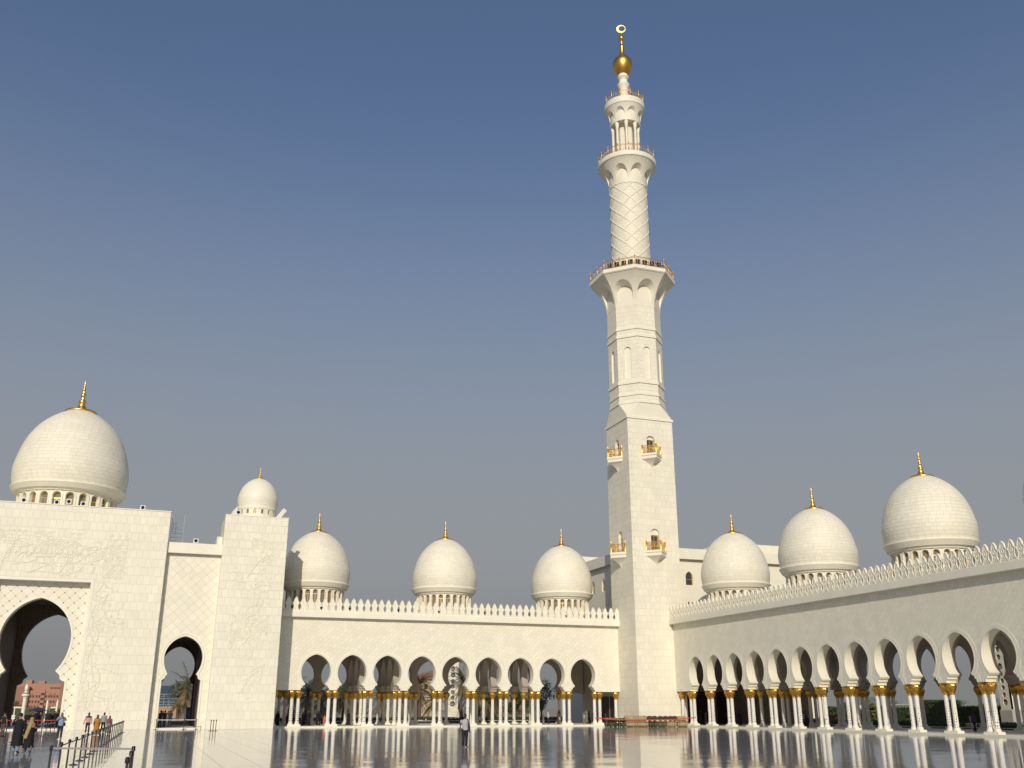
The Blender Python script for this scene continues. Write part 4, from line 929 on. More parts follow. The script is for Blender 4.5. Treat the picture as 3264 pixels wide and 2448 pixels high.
for k in range(12):
    stanchion(*P2[k], 'slim stanchion with a pale belt, %s from the left before the big arch' % ordinal(k), 'pale belt stanchions before the big arch', P2[k+1] if k < 11 else None, WBELT, 0.10)
for i, (x, y) in enumerate([(0.95, 112.15), (3.72, 112.15), (4.95, 112.15)]):
    stanchion(x, y, 'slim stanchion at the small arch, %s of the white belt across it' % ['left end', 'middle post', 'right end'][i], 'stanchions across the small arch', [(3.72, 112.15), (4.95, 112.15), None][i], WBELT, 0.01)
for i, (x, y) in enumerate([(5.96, 104.0), (6.2, 103.9), (6.45, 104.0)]):
    stanchion(x, y, 'slim stanchion in the unbelted trio by the pier, %s one' % ['left', 'middle', 'right'][i], 'trio of stanchions by the corner pier')
RT = [(-16.4, 113.9), (-12.9, 113.7), (-10.8, 113.7), (-8.75, 113.6)]
for i in range(4): stanchion(*RT[i], 'stanchion in the big arch holding red tape, %s from the left' % ordinal(i), 'red tape stanchions in the big arch', RT[i+1] if i < 3 else None, REDT, 0.03)
o = thing('notice', 'small white notice on the red tape inside the big arch', 'sign', (-12.75, 113.55, 1.06)); t = MB(); t.box(-0.15, 0.15, -0.01, 0.01, 0.0, 0.40); t.build('board', WHITEP, o)
t = MB(); [t.box(-0.1, 0.1, -0.013, -0.0105, 0.08+0.07*i, 0.11+0.07*i) for i in range(4)]; t.build('print_lines', GREYST, o)

# ---------------------------------------------------------------- floodlights
def flood_mesh(round_):
    t = MB()
    if round_: t.lathe([(0.10, -0.16), (0.16, -0.10), (0.175, 0.06), (0.175, 0.10), (0.15, 0.10)], 18); t.v = [(x, -z, y) for x, y, z in t.v]
    else: t.box(-0.24, 0.24, -0.10, 0.22, -0.22, 0.22); t.box(-0.27, 0.27, -0.13, -0.095, -0.25, 0.25)
    h = t.mesh('housing', BLACK if round_ else LAMPW)
    t = MB(); r = 0.15 if round_ else 0.19; y = -0.102 if round_ else -0.135
    t.face([(r*math.cos(2*PI*k/18), y, r*math.sin(2*PI*k/18)) for k in range(18)]); l = t.mesh('lens', LENS)
    t = MB(); d = 0.19 if round_ else 0.28
    t.box(-d-0.02, -d, -0.02, 0.02, -0.36, 0.02); t.box(d, d+0.02, -0.02, 0.02, -0.36, 0.02); t.box(-d-0.02, d+0.02, -0.03, 0.03, -0.38, -0.355); y_ = t.mesh('yoke', BLACK if round_ else LAMPW)
    return h, l, y_
FM = {True: flood_mesh(True), False: flood_mesh(False)}
def flood(x, y, z, label, group, rz=0.0, round_=True):
    o = thing('floodlight', label, 'floodlight', (x, y, z-0.38), rz, group)
    for n, m in zip(('housing', 'lens', 'yoke'), FM[round_]): link(n, m, o, (0, 0, 0.38))
for i, x in enumerate([14.63, 18.1, 21.48, 27.43, 32.56, 34.8, 38.48, 44.49, 49.59, 52.1, 55.58, 56.42]):
    flood(x, YL-0.22, 13.41, 'round black floodlight between the merlons of the left arcade, %s from the gate' % ordinal(i), 'floodlights on the left arcade cornice')
for i, y in enumerate([56.88, 61.14, 68.77, 73.98, 77.32, 84.0, 92.0]):
    flood(XR-0.22, y, 13.41, 'round black floodlight between the merlons of the right arcade, %s from the right edge' % ordinal(i), 'floodlights on the right arcade cornice', -PI/2)
for i, (x, z) in enumerate([(-15.03, 23.3), (-11.78, 23.3), (-10.6, 23.45), (-9.13, 23.3), (-3.0, 23.3)]):
    flood(x, YP+1.0, z+0.03, 'white square floodlight on the gate parapet, %s from the left' % ordinal(i), 'square floodlights on the gate', 0, False)
flood(3.01, YP+1.2, 19.99, 'white square floodlight on the low bay roof between gate and pier', 'square floodlights on the gate', 0, False)
flood(7.3, YP+0.6, 23.40, 'white square floodlight at the left corner of the pier roof', 'square floodlights on the gate', 0, False)
o = thing('floodlight_box', 'long white tilted floodlight box on the right end of the pier roof', 'floodlight', (12.2, YP+1.4, 23.02), 0)
t = MB(); t.box(-0.24, 0.24, -0.3, 0.3, -0.7, 0.7); t.v = [(x*math.cos(0.62)+z*math.sin(0.62), y, -x*math.sin(0.62)+z*math.cos(0.62)+0.62) for x, y, z in t.v]; t.build('housing', LAMPW, o)
t = MB(); t.box(-0.36, 0.36, -0.12, 0.12, 0.0, 0.06); t.box(-0.03, 0.03, -0.1, 0.1, 0.06, 0.5); t.box(0.36, 0.40, -0.1, 0.1, 0.4, 0.9); t.build('bracket', STEEL, o)
for i, (k, s, e) in enumerate([(0, 0.12, 0), (0, 0.37, 0), (0, 0.62, 0), (0, 0.87, 0), (7, 0.15, 0), (7, 0.38, 0), (7, 0.62, 0), (7, 0.86, 0), (1, 0.2, 0), (1, 0.45, 0), (1, 0.75, 0)]):
    a0, a1 = -PI/2-OPH+PI/4*k, -PI/2+OPH+PI/4*k; R = 5.65
    x = R*(math.cos(a0)*(1-s)+math.cos(a1)*s); y = R*(math.sin(a0)*(1-s)+math.sin(a1)*s)
    f = thing('floodlight', 'black floodlight behind the minaret balcony rail, %s' % ('right front side, %s from left' % ordinal(i) if i < 4 else 'left front side, %s from left' % ordinal(i-4) if i < 8 else 'far right side, %s from left' % ordinal(i-8)), 'floodlights', (MC[0]+x, MC[1]+y, 61.84), -PI/2+PI/4*k+PI/2, 'floodlights on the minaret balcony')
    t = MB(); t.box(-0.34, 0.34, -0.16, 0.2, 0.42, 1.02); t.box(-0.2, 0.2, 0.2, 0.34, 0.5, 0.95); t.build('housing', BLACK, f); t = MB(); t.box(-0.3, 0.3, -0.175, -0.161, 0.46, 0.98); t.build('lens', LENS, f)
    t = MB(); t.box(-0.4, -0.36, -0.04, 0.04, 0, 0.75); t.box(0.36, 0.4, -0.04, 0.04, 0, 0.75); t.box(-0.4, 0.4, -0.05, 0.05, 0, 0.05); t.build('yoke', WHITEP, f)

# ---------------------------------------------------------------- scaffold on the bay roof
o = thing('scaffold_tower', 'thin galvanised scaffold tower on the bay roof beside the gate block', 'scaffold', (0.92, 115.6, 19.55))
xs = (-0.66, 0.66); ys = (-0.6, 0.6)
for x in xs:
    for y in ys:
        t = MB(); t.tube([(x, y, 0.1), (x, y, 3.5)], 0.032, 6); t.build('upright', STEEL, o)
for z in (0.55, 1.05, 1.55, 2.05, 2.55, 3.05, 3.45):
    for y in ys:
        t = MB(); t.tube([(xs[0], y, z), (xs[1], y, z)], 0.022, 5); t.build('rung', STEEL, o)
for x in xs:
    for z in (0.5, 2.5, 3.3):
        t = MB(); t.tube([(x, ys[0], z), (x, ys[1], z)], 0.022, 5); t.build('rung', STEEL, o)
t = MB(); t.tube([(-0.2, ys[0], 1.2), (-0.2, ys[0], 2.5)], 0.03, 5); t.tube([(-0.5, ys[0], 1.6), (-0.5, ys[0], 2.5)], 0.03, 5); t.build('brace', STEEL, o)
t = MB(); t.box(-0.7, 0.55, -0.62, 0.62, 0.12, 0.28); t.build('deck_box', BLACK, o)
for x in xs:
    for y in ys: t = MB(); t.lathe([(0.06, 0), (0.06, 0.1)], 10, c=(x, y)); t.build('castor', BLACK, o)
o = thing('parapet_stub', 'little white block on the bay roof against the pier', 'block', (5.65, 114.2, 19.6)); t = MB(); t.box(-0.25, 0.25, -0.3, 0.3, 0, 0.95); t.build('block', MTRIM, o); t = MB(); t.box(-0.28, 0.28, -0.33, 0.33, 0.95, 1.02); t.build('cap', MTRIM, o)

# ---------------------------------------------------------------- rolled carpets before the minaret
CG = mat('dark_green_carpet', (0.055, 0.075, 0.03), 0.95, nscale=7, namt=0.7, bump=0.5, bscale=20); CT = mat('tan_carpet_backing', (0.40, 0.31, 0.16), 0.95, nscale=9, namt=0.25, bump=0.3, bscale=25)
CB = mat('brown_carpet', (0.12, 0.065, 0.04), 0.95, nscale=8, namt=0.4, bump=0.4, bscale=20); CO = mat('olive_carpet', (0.13, 0.12, 0.05), 0.95, nscale=8, namt=0.5, bump=0.4, bscale=20)
CF = Frame((51.6, 110.9), -0.345)
def roll(u, n, z, L, r, along, m, label):
    c = CF.at(u, 0, n); o = thing('carpet_roll', label, 'carpet', (c.x, c.y, z), CF.rot if along else CF.rot+PI/2, 'rolled carpets before the minaret')
    t = MB(); k = 20; rr = [r*(1+0.04*math.sin(3*a+u)) if math.sin(a) > -0.8 else r*0.99 for a in [2*PI*i/k for i in range(k)]]
    rows = [[(x, rr[i]*s*math.cos(2*PI*i/k), max(-r, rr[i]*s*math.sin(2*PI*i/k))) for i in range(k)] for x, s in ((-L/2, 0.93), (-L/2+0.05, 1), (-L/6, 1.01), (L/6, 0.995), (L/2-0.05, 1), (L/2, 0.93))]
    t.grid(rows, 0, True, True); t.build('outer_wrap', m, o)
    for e in (-1, 1):
        t = MB(); sp = []; a = 0.0
        while a < 2*PI*3.4: q = r*(0.93-0.86*a/(2*PI*3.4)); sp.append((e*(L/2+0.004), q*math.cos(a), q*math.sin(a))); a += 0.45
        t.tube(sp, 0.03, 4); t.face([(e*L/2*0.998, r*0.92*math.cos(2*PI*i/k), r*0.92*math.sin(2*PI*i/k)) for i in range(k)][::e]); t.build('spiral_end', CO if m is CT else m, o)
    for x in (-L*0.3, L*0.3):
        t = MB(); t.tube([(x, (r*1.03)*math.cos(2*PI*i/16), (r*1.03)*math.sin(2*PI*i/16)) for i in range(17)], 0.018, 4); t.build('tie', CB if m is CT else CT, o)
for i in range(5):
    roll(0.32+0.50*i, 0, 0.25, 1.5, 0.25, False, [CG, CO, CG, CG, CO][i], 'dark green carpet roll seen end-on, bottom row, %s from the left arcade' % ordinal(i))
for i in range(5):
    roll(0.40+0.48*i, -0.05, 0.76, 1.5, 0.25, False, [CG, CG, CO, CG, CG][i], 'dark green carpet roll seen end-on, top row, %s from the left arcade' % ordinal(i))
roll(3.25, 0.3, 0.32, 1.30, 0.32, True, CT, 'tan carpet roll lying sideways, lower left of the stacked four'); roll(4.58, 0.3, 0.32, 1.26, 0.32, True, CT, 'tan carpet roll lying sideways, lower right of the stacked four')
roll(3.12, 0.2, 0.95, 1.28, 0.31, True, CT, 'tan carpet roll lying sideways, upper left of the stacked four'); roll(4.42, 0.2, 0.95, 1.22, 0.31, True, CT, 'tan carpet roll lying sideways, upper right of the stacked four')
roll(5.80, 0.3, 0.33, 1.10, 0.33, True, CG, 'dark green carpet roll lying sideways right of the tan stack'); roll(6.90, 0.3, 0.33, 1.04, 0.33, True, CO, 'olive carpet roll lying sideways under the brown roll ends')
for i, u in enumerate([5.45, 6.05, 6.75, 7.35, 7.95, 8.45]): roll(u, 0.0, 0.96, 1.4, 0.29 if i < 2 else 0.27, False, CB, 'brown carpet roll seen end-on on top of the pile, %s from the left' % ordinal(i))
roll(8.02, 0.3, 0.33, 1.12, 0.32, True, CT, 'tan carpet roll lying sideways beneath the right brown roll ends')
roll(9.32, 0.1, 0.32, 1.20, 0.32, True, CT, 'tan carpet roll at the right end of the pile, on the floor'); roll(9.25, 0.05, 0.92, 1.10, 0.28, True, CT, 'tan carpet roll at the right end of the pile, on top')
tp = [(-1.15, 1.02), (0.2, 0.93), (1.7, 0.84), (3.4, 0.80), (6.2, 0.79), (8.4, 0.86), (9.9, 0.98), (10.9, 1.04)]
for i, u in enumerate([0.2, 1.7, 3.4, 6.2]):
    c = CF.at(u, 0, 1.15); o = thing('barrier_pin', 'thin pale pin holding red tape before the carpets, %s from the left' % ordinal(i), 'post', (c.x, c.y, 0), 0, 'tape pins before the carpets')
    t = MB(); t.lathe([(0.014, 0.02), (0.014, 1.0)], 8); t.build('rod', STEEL, o); t = MB(); t.lathe([(0.09, 0), (0.09, 0.02), (0.02, 0.03)], 12); t.build('foot', STEEL, o)
c = CF.at(tp[0][0], 0, 1.1); o = tag(link('barrier_tape', None, None), 'red barrier tape strung between the arcades in front of the carpets', 'tape') if False else thing('barrier_tape', 'red barrier tape strung between the arcades in front of the carpets', 'tape', (c.x, c.y, 0))
t = MB(); q = [CF.at(u, z, 1.15+(0.0 if 0 < i < 7 else -0.5))-c for i, (u, z) in enumerate(tp)]; t.grid([[p+Vector((0,0,0.055)) for p in q], [p-Vector((0,0,0.055)) for p in q]], 0, False); t.grid([[p+Vector((-0.004,0.01,0.055)) for p in q], [p-Vector((-0.004,-0.01,0.055)) for p in q]], 0, False, flip=True); t.build('tape_strip', REDT, o)

# ---------------------------------------------------------------- plants
def frond(mb, base, az, el, L, droop, w_, R, n=9):
    d = Vector((math.cos(az)*math.cos(el), math.sin(az)*math.cos(el), math.sin(el))); p = Vector(base); st = L/n; side = Vector((-math.sin(az), math.cos(az), 0)); pts = []
    for i in range(n+1): pts.append(p.copy()); p = p+d*st; d = (d+Vector((0,0,-droop/n))).normalized()
    for i in range(1, n+1):
        f = i/n; wl = w_*(math.sin(PI*min(1, f*0.85+0.12)))**0.6
        for s in (-1, 1):
            for k in range(2):
                a = pts[i-1].lerp(pts[i], k*0.5); b = a+side*s*wl+(pts[i]-pts[i-1]).normalized()*wl*0.7-Vector((0,0,wl*R.uniform(0.25, 0.6)))
                t_ = (pts[i]-pts[i-1])*0.30; mb.face([a, a+t_, b])
    mb.tube(pts[::3], 0.025, 3, cap=False)
def palm(x, y, H, label, seed, skirt=True, s=1.0, z=-0.06):
    R = random.Random(seed); o = thing('palm_tree', label, 'palm', (x, y, z), 0, 'date palms beyond the left arcade')
    t = MB(); pts = [(0.12*math.sin(i*0.5+seed), 0.1*math.cos(i*0.4), H*i/10) for i in range(11)]; t.tube(pts, [0.27-0.06*i/10+0.025*(i % 2) for i in range(11)], 9); t.build('trunk', BARK, o)
    t = MB(); top = Vector(pts[-1])
    for i in range(34): frond(t, top+Vector((0,0,R.uniform(-0.2, 0.3))), R.uniform(0, 2*PI), R.uniform(-0.1, 1.35), R.uniform(2.3, 3.3)*s, R.uniform(0.9, 2.0), 0.42*s, R)
    t.build('crown', PALML, o, kind='stuff')
    if skirt:
        t = MB()
        for i in range(26): frond(t, top+Vector((0,0,R.uniform(-1.3, -0.1))), R.uniform(0, 2*PI), R.uniform(-1.0, -0.1), R.uniform(2.0, 3.0)*s, R.uniform(0.8, 1.6), 0.36*s, R)
        t.build('dry_skirt', DRYP, o, kind='stuff')
def clump(mb, c, r, n, R, sz):
    for i in range(n):
        d = Vector((R.gauss(0, 1), R.gauss(0, 1), R.gauss(0, 1))).normalized(); p = Vector(c)+Vector((d.x*r[0], d.y*r[1], d.z*r[2]))*R.uniform(0.55, 1.05)
        a = Vector((R.gauss(0, 1), R.gauss(0, 1), R.gauss(0, 1))).normalized(); b = d.cross(a)
        if b.length < 0.1: continue
        b.normalize(); a = (a+d*0.6).normalized(); q = sz*R.uniform(0.6, 1.3); mb.face([p-a*q, p+b*q*0.55, p+a*q, p-b*q*0.55])
def tree(x, y, H, W, label, seed, m=None, group='trees beyond the arcades', z=-0.06, low=0.25):
    R = random.Random(seed); o = thing('tree', label, 'tree', (x, y, z), 0, group)
    t = MB(); t.tube([(0, 0, 0), (0.05, 0, H*0.25), (0.0, 0.08, H*0.55)], [0.16, 0.13, 0.08], 8)
    for i in range(6): a = R.uniform(0, 2*PI); t.tube([(0, 0, H*R.uniform(0.2, 0.4)), (math.cos(a)*W*0.2, math.sin(a)*W*0.2, H*0.55), (math.cos(a)*W*0.38, math.sin(a)*W*0.38, H*0.75)], [0.08, 0.05, 0.02], 5)
    t.build('trunk', BARK, o); t = MB()
    for i in range(16):
        a = R.uniform(0, 2*PI); rr = W*0.5*math.sqrt(R.uniform(0, 0.8)); zz = H*R.uniform(low, 0.86); k = 1-0.5*max(0, (zz/H-0.6)/0.4)
        clump(t, (math.cos(a)*rr*k, math.sin(a)*rr*k, zz), (W*0.2, W*0.2, H*0.14), 150, R, 0.16)
    t.build('crown', m or LEAF, o, kind='stuff')
def hedge(x0, x1, y0, y1, z0, z1, label, m=None, seed=1, dens_=60):
    R = random.Random(seed); o = thing('hedge', label, 'hedge', ((x0+x1)/2, (y0+y1)/2, z0)); cx, cy = (x0+x1)/2, (y0+y1)/2
    t = MB(); e = 0.12; t.box(x0-cx+e, x1-cx-e, y0-cy+e, y1-cy-e, 0, z1-z0-e); t.build('hedge_core', HEDGE, o); t = MB()
    A = [((x1-x0)*(y1-y0), 2), ((x1-x0)*(z1-z0), 1), ((y1-y0)*(z1-z0), 0)]
    for ar, ax in A:
        for s in ((0, 1) if ax != 2 else (1,)):
            for i in range(min(5000, int(ar*dens_))):
                p = [R.uniform(x0, x1), R.uniform(y0, y1), R.uniform(z0, z1)]; lim = ((x0, x1), (y0, y1), (z0, z1))[ax]; p[ax] = lim[s]+R.uniform(-0.12, 0.10)
                a = Vector((R.gauss(0, 1), R.gauss(0, 1), R.gauss(0, 1))).normalized(); b = a.cross(Vector((R.gauss(0, 1), R.gauss(0, 1), R.gauss(0, 1)))).normalized(); q = R.uniform(0.06, 0.14); P = Vector(p)-Vector((cx, cy, z0))
                t.face([P-a*q, P+b*q*0.6, P+a*q, P-b*q*0.6])
    t.build('hedge_foliage', m or HEDGE, o, kind='stuff')
GK = 1.12
for i, (x, H, y, sk, nm) in enumerate([(19.6, 4.9, 150, True, 'date palm with a shaggy skirt, leftmost through the left arcade'), (22.3, 4.4, 153, True, 'date palm seen through the first arch from the gate, right side'), (27.2, 4.1, 149, True, 'date palm seen low through the second arch from the gate'), (30.0, 3.6, 155, True, 'short bushy date palm between the second and third arches'),
        (36.4, 3.6, 151, True, 'short date palm with dry fronds left of the fourth arch'), (38.9, 5.6, 150, True, 'tall date palm filling the fourth arch from the gate'), (45.6, 6.3, 150, True, 'tallest date palm, just right of the white pylon'), (47.6, 4.4, 147, True, 'stout date palm behind the sixth arch columns'),
        (50.4, 3.5, 151, True, 'low date palm with brown skirt behind the seventh arch'), (52.6, 3.8, 154, True, 'low date palm behind the white tent'), (24.6, 3.2, 147, True, 'squat date palm at the back of the second column pair'), (41.9, 3.4, 153, True, 'squat date palm half hidden behind the white pylon')]): palm(x*GK, y*GK, (H-0.4)*GK+0.3, nm, 40+i, sk, 1.15)
palm(6.35, 190, 6.0, 'big date palm with brown skirt seen through the small gate arch', 77, True, 1.45)
palm(5.2, 195, 4.2, 'smaller date palm behind the big one in the small gate arch', 78, True, 1.3)
tree(63.2, 161, 7.4, 5.8, 'dense dark green tree filling the eighth arch of the left arcade', 5)
tree(60.6, 166, 5.8, 3.6, 'smaller green tree left of the dense one beyond the left arcade', 6)
for i in range(11): palm(12+5.6*i+rnd.uniform(-1.5, 1.5), 178+rnd.uniform(-4, 5), rnd.uniform(3.2, 5.4), 'bushy date palm in the back row beyond the left arcade, %s from the left' % ordinal(i), 140+i, True, 1.15)
hedge(12, 70, 161.2, 162.6, -0.15, 0.62, 'long clipped hedge beyond the pool behind the left arcade', seed=3, dens_=50)
for i, (y, H, W, m, nm) in enumerate([(126, 3.2, 4.6, LEAF, 'round dark tree seen between the sixth and seventh right arcade columns'), (134, 2.6, 3.0, LEAFY, 'small pale tree far down the right arcade garden'), (131, 2.6, 3.4, LEAF, 'small green tree left of the round dark one'), (121.5, 3.0, 2.4, LEAFY, 'thin pale green tree beyond the middle of the right arcade'), (113.2, 1.6, 3.6, HEDGE, 'low dark bush before the far white building'), (106.4, 3.0, 2.6, LEAFY, 'light green tree in the right arcade garden'), (94.0, 4.0, 5.0, LEAF, 'tall dark tree behind the right pylon'), (99.5, 2.6, 3.0, LEAFY, 'yellowish green tree left of the right pylon')]):
    tree(99.5, y, H, W, nm, 60+i, m, 'trees beyond the right arcade', low=0.12)
hedge(93, 96, 100.3, 104.6, -0.06, 3.0, 'tall dark clipped hedge block beyond the right arcade', seed=8)
hedge(112, 114, 70, 200, -0.35, 2.35, 'long dark hedge closing the view beyond the right garden', seed=31, dens_=14)
hedge(90, 92.5, 82.2, 95.5, -0.06, 2.2, 'dark clipped hedge behind the right pylon', seed=9)
hedge(83.2, 84.4, 60, 128, -0.06, 0.62, 'low hedge along the pool beyond the right arcade', seed=10, dens_=40)
hedge(96, 98, 104.7, 108.5, -0.06, 1.9, 'dark hedge beside the light green tree on the right', seed=11)
rb = mat('red_flowers', (0.35, 0.08, 0.03), 0.8, nscale=9, namt=0.3)
hedge(86.0, 87.0, 108, 126, -0.06, 0.75, 'strip of reddish bedding plants beyond the right arcade', rb, 12, 40)

# ---------------------------------------------------------------- white pylons with round lamp openings
HOLE = mat('dark_opening', (0.02, 0.018, 0.02), 0.4)
def pylon(name_label, fr, w_, dep, z0, z1, H, holes, bw):
    c = fr.at(0, 0, -dep/2); o = thing('pylon', name_label, 'pylon', (c.x, c.y, -0.06)); W = lambda mb: setattr(mb, 'v', [(v[0]-c.x, v[1]-c.y, v[2]+0.06) for v in mb.v]) or mb
    circ = lambda z, r: [(r*math.cos(2*PI*k/20), z+r*math.sin(2*PI*k/20)) for k in range(20)]
    t = MB(); wall(t, fr, rect(-w_/2, w_/2, z1, H), [circ(z, r) for z, r in holes], 0.28, 0, 0, back=False)
    a = [fr.at(u, 0, n) for u, n in ((-w_/2, 0), (w_/2, 0), (w_/2, -dep), (-w_/2, -dep))]
    for i in (1, 2, 3): p, q = a[i], a[(i+1) % 4]; t.face([(p.x, p.y, z1), (q.x, q.y, z1), (q.x, q.y, H), (p.x, p.y, H)])
    t.face([(p.x, p.y, H) for p in a]); W(t).build('shaft', MTRIM, o)
    t = MB(); b = [fr.at(u, 0, n) for u, n in ((-bw/2, 0.1), (bw/2, 0.1), (bw/2, -dep-0.1), (-bw/2, -dep-0.1))]; t.prism([(p.x, p.y) for p in b], z0, z1-0.1)
    b2 = [fr.at(u, 0, n) for u, n in ((-w_/2-0.02, 0.02), (w_/2+0.02, 0.02), (w_/2+0.02, -dep-0.02), (-w_/2-0.02, -dep-0.02))]; t.grid([[(p.x, p.y, z1-0.1) for p in b], [(p.x, p.y, z1) for p in b2]], 0, False, True); W(t).build('plinth_block', GREYST if w_ < 1.5 else MTRIM, o)
    for z, r in holes:
        t = MB(); t.face([fr.at(u, v, -0.27) for u, v in circ(z, r)]); wall(t, fr, circ(z, r*0.98), [circ(z, r*0.80)], 0.03, 0, 0, n0=-0.10); h = W(t).build('lamp_opening', HOLE, o)
        t = MB(); wall(t, fr, circ(z-0.02, r*0.55), [circ(z+0.04, r*0.25)], 0.05, 0, 0, n0=-0.12); link('lamp_reflector', W(t).mesh('lamp_reflector', GREYST), h)
pylon('white stone pylon with a column of round lamp openings, seen through the fifth left arch', Frame((50.63, 172.0), 0), 2.02, 2.1, -0.1, 1.93, 14.2, [(2.86, 0.45), (3.86, 0.34), (4.82, 0.34), (5.78, 0.34), (6.71, 0.34), (7.75, 0.42), (8.83, 0.37), (9.83, 0.34), (10.82, 0.34)], 2.32)
pylon('white stone pylon with dark round openings, seen through the rightmost right arch', Frame((85.0, 82.65), -PI/2), 1.36, 3.6, -0.06, 2.0, 11.6, [(2.72, 0.30), (3.46, 0.24), (4.17, 0.24), (4.86, 0.25), (5.59, 0.25), (6.35, 0.32), (7.3, 0.28), (8.1, 0.28)], 1.6)

# ---------------------------------------------------------------- things in the gardens and far buildings
def cone(x, y, label):
    o = thing('traffic_cone', label, 'cone', (x, y, -0.06), 0, 'traffic cones by the pool'); t = MB(); t.lathe([(0.17, 0.03), (0.10, 0.38)], 14); t.lathe([(0.07, 0.52), (0.03, 0.75)], 14); t.build('cone_body', REDT, o); t = MB(); t.lathe([(0.101, 0.375), (0.071, 0.525)], 14); t.build('white_band', WHITEP, o); t = MB(); t.box(-0.2, 0.2, -0.2, 0.2, 0, 0.035); t.build('foot', BLACK, o)
cone(40.9, 159.8, 'red and white traffic cone, left of two beyond the pool'); cone(42.6, 159.8, 'red and white traffic cone, right of two beyond the pool')
def crate(x, y, w_, d, h, label, m=None, rz=0.0):
    o = thing('planter_box', label, 'box', (x, y, -0.06), rz); t = MB(); t.box(-w_/2, w_/2, -d/2, d/2, 0, h); t.build('box_body', m or LAMPW, o); t = MB(); t.box(-w_/2-0.04, w_/2+0.04, -d/2-0.04, d/2+0.04, h, h+0.07); t.build('lid', WHITEP, o)
TANS = mat('tan_stone', (0.48, 0.38, 0.24), 0.7, nscale=2, namt=0.1)
crate(41.75, 160.2, 0.62, 0.4, 0.3, 'low pale box between the two traffic cones'); crate(52.0, 160.4, 0.52, 0.52, 0.80, 'small white bin by the pool right of the walking man'); crate(79.3, 97.8, 0.8, 0.9, 0.66, 'pale box beside the pool in the right arcade garden', None, 0)
crate(81.6, 82.5, 0.7, 0.8, 0.6, 'tan box with pale front near the right pylon', TANS); crate(81.9, 84.6, 0.7, 0.8, 0.6, 'plain tan box left of the pale-fronted one', TANS)
o = thing('notice_post', 'small grey notice on a thin post near the right pylon', 'sign', (78.0, 80.6, -0.06)); t = MB(); t.tube([(0, 0, 0), (0, 0, 1.15)], 0.025, 6); t.build('pole', STEEL, o); t = MB(); t.box(-0.03, 0.0, -0.14, 0.14, 1.0, 1.42); t.build('board', GREYST, o)
o = thing('info_panel', 'tall blue information panel standing in the small gate arch', 'sign', (5.05, 138.8, -0.06)); t = MB(); t.box(-0.36, 0.36, -0.06, 0.06, 0.1, 2.3); t.build('panel', mat('blue_panel', (0.09, 0.15, 0.24), 0.5), o)
t = MB(); [t.box(-0.26, 0.26-0.08*(i % 3), -0.066, -0.061, 0.5+0.2*i, 0.55+0.2*i) for i in range(7)]; t.build('print_lines', GREYST, o); t = MB(); t.box(-0.45, 0.45, -0.15, 0.15, 0, 0.1); t.build('foot', GREYST, o)
o = thing('stone_bench', 'low tan stone bench beyond the small gate arch', 'bench', (4.0, 137.2, -0.06)); t = MB(); t.box(-1.1, 1.1, -0.3, 0.3, 0.12, 0.6); t.build('seat', TANS, o); t = MB(); t.box(-1.0, -0.8, -0.25, 0.25, 0, 0.12); t.box(0.8, 1.0, -0.25, 0.25, 0, 0.12); t.build('feet', TANS, o)
def canopy(x, y, w_, h0, h1, m, label, name, n=8, pole=True):
    o = thing(name, label, 'umbrella' if name == 'umbrella' else 'tent', (x, y, -0.06)); t = MB(); rows = [[((1-f)*w_/2*math.cos(2*PI*(k+0.5)/n), (1-f)*w_/2*math.sin(2*PI*(k+0.5)/n), h0+(h1-h0)*(f**1.15)) for k in range(n)] for f in (0, 0.33, 0.66, 0.98)]; t.grid(rows, 0, False, True); t.face([(w_/2*math.cos(2*PI*(k+0.5)/n), w_/2*math.sin(2*PI*(k+0.5)/n), h0-0.01) for k in range(n)][::-1]); t.build('canopy', m, o)
    t = MB()
    if n == 4: [t.tube([(sx*w_*0.34, sy*w_*0.34, 0), (sx*w_*0.34, sy*w_*0.34, h0)], 0.03, 6) for sx in (-1, 1) for sy in (-1, 1)]
    else: t.tube([(0, 0, 0), (0, 0, h1)], 0.03, 8)
    t.build('pole', STEEL, o)
canopy(-14.0, 150, 2.7, 1.85, 2.35, mat('grey_canvas', (0.20, 0.23, 0.28), 0.8), 'wide grey-blue umbrella beyond the big arch', 'umbrella')
canopy(60.8, 169, 3.2, 1.95, 2.6, WHITEP, 'white peaked tent beyond the seventh left arch', 'tent', 4)
canopy(112, 139.5, 3.0, 2.0, 2.7, WHITEP, 'small white peaked tent in the distant right garden', 'tent', 4)
def mini_minaret(x, y, label):
    o = thing('gate_turret', label, 'turret', (x, y, -0.3)); t = MB(); t.lathe([(0.55, 0), (0.55, 0.4), (0.36, 0.5), (0.34, 4.2), (0.42, 4.4), (0.42, 4.5)], 12, smooth=False); t.build('shaft', MTRIM, o)
    t = MB(); t.lathe([(0.42, 4.5), (0.72, 4.75), (0.72, 4.95), (0.66, 4.95), (0.66, 5.35), (0.6, 5.35)], 12, smooth=False); t.build('balcony', MTRIM, o); t = MB(); t.lathe([(0.3, 5.0), (0.3, 5.9), (0.36, 5.95), (0.37, 6.2), (0.28, 6.6), (0.1, 6.95), (0, 7.05)], 12); t.build('cap', MTRIM, o); t = MB(); t.lathe([(0.665, 5.15), (0.665, 5.3)], 12, cap=False); t.build('dark_band', HOLE, o)
mini_minaret(-23.1, 220, 'slim white turret like a toy minaret seen through the big arch')
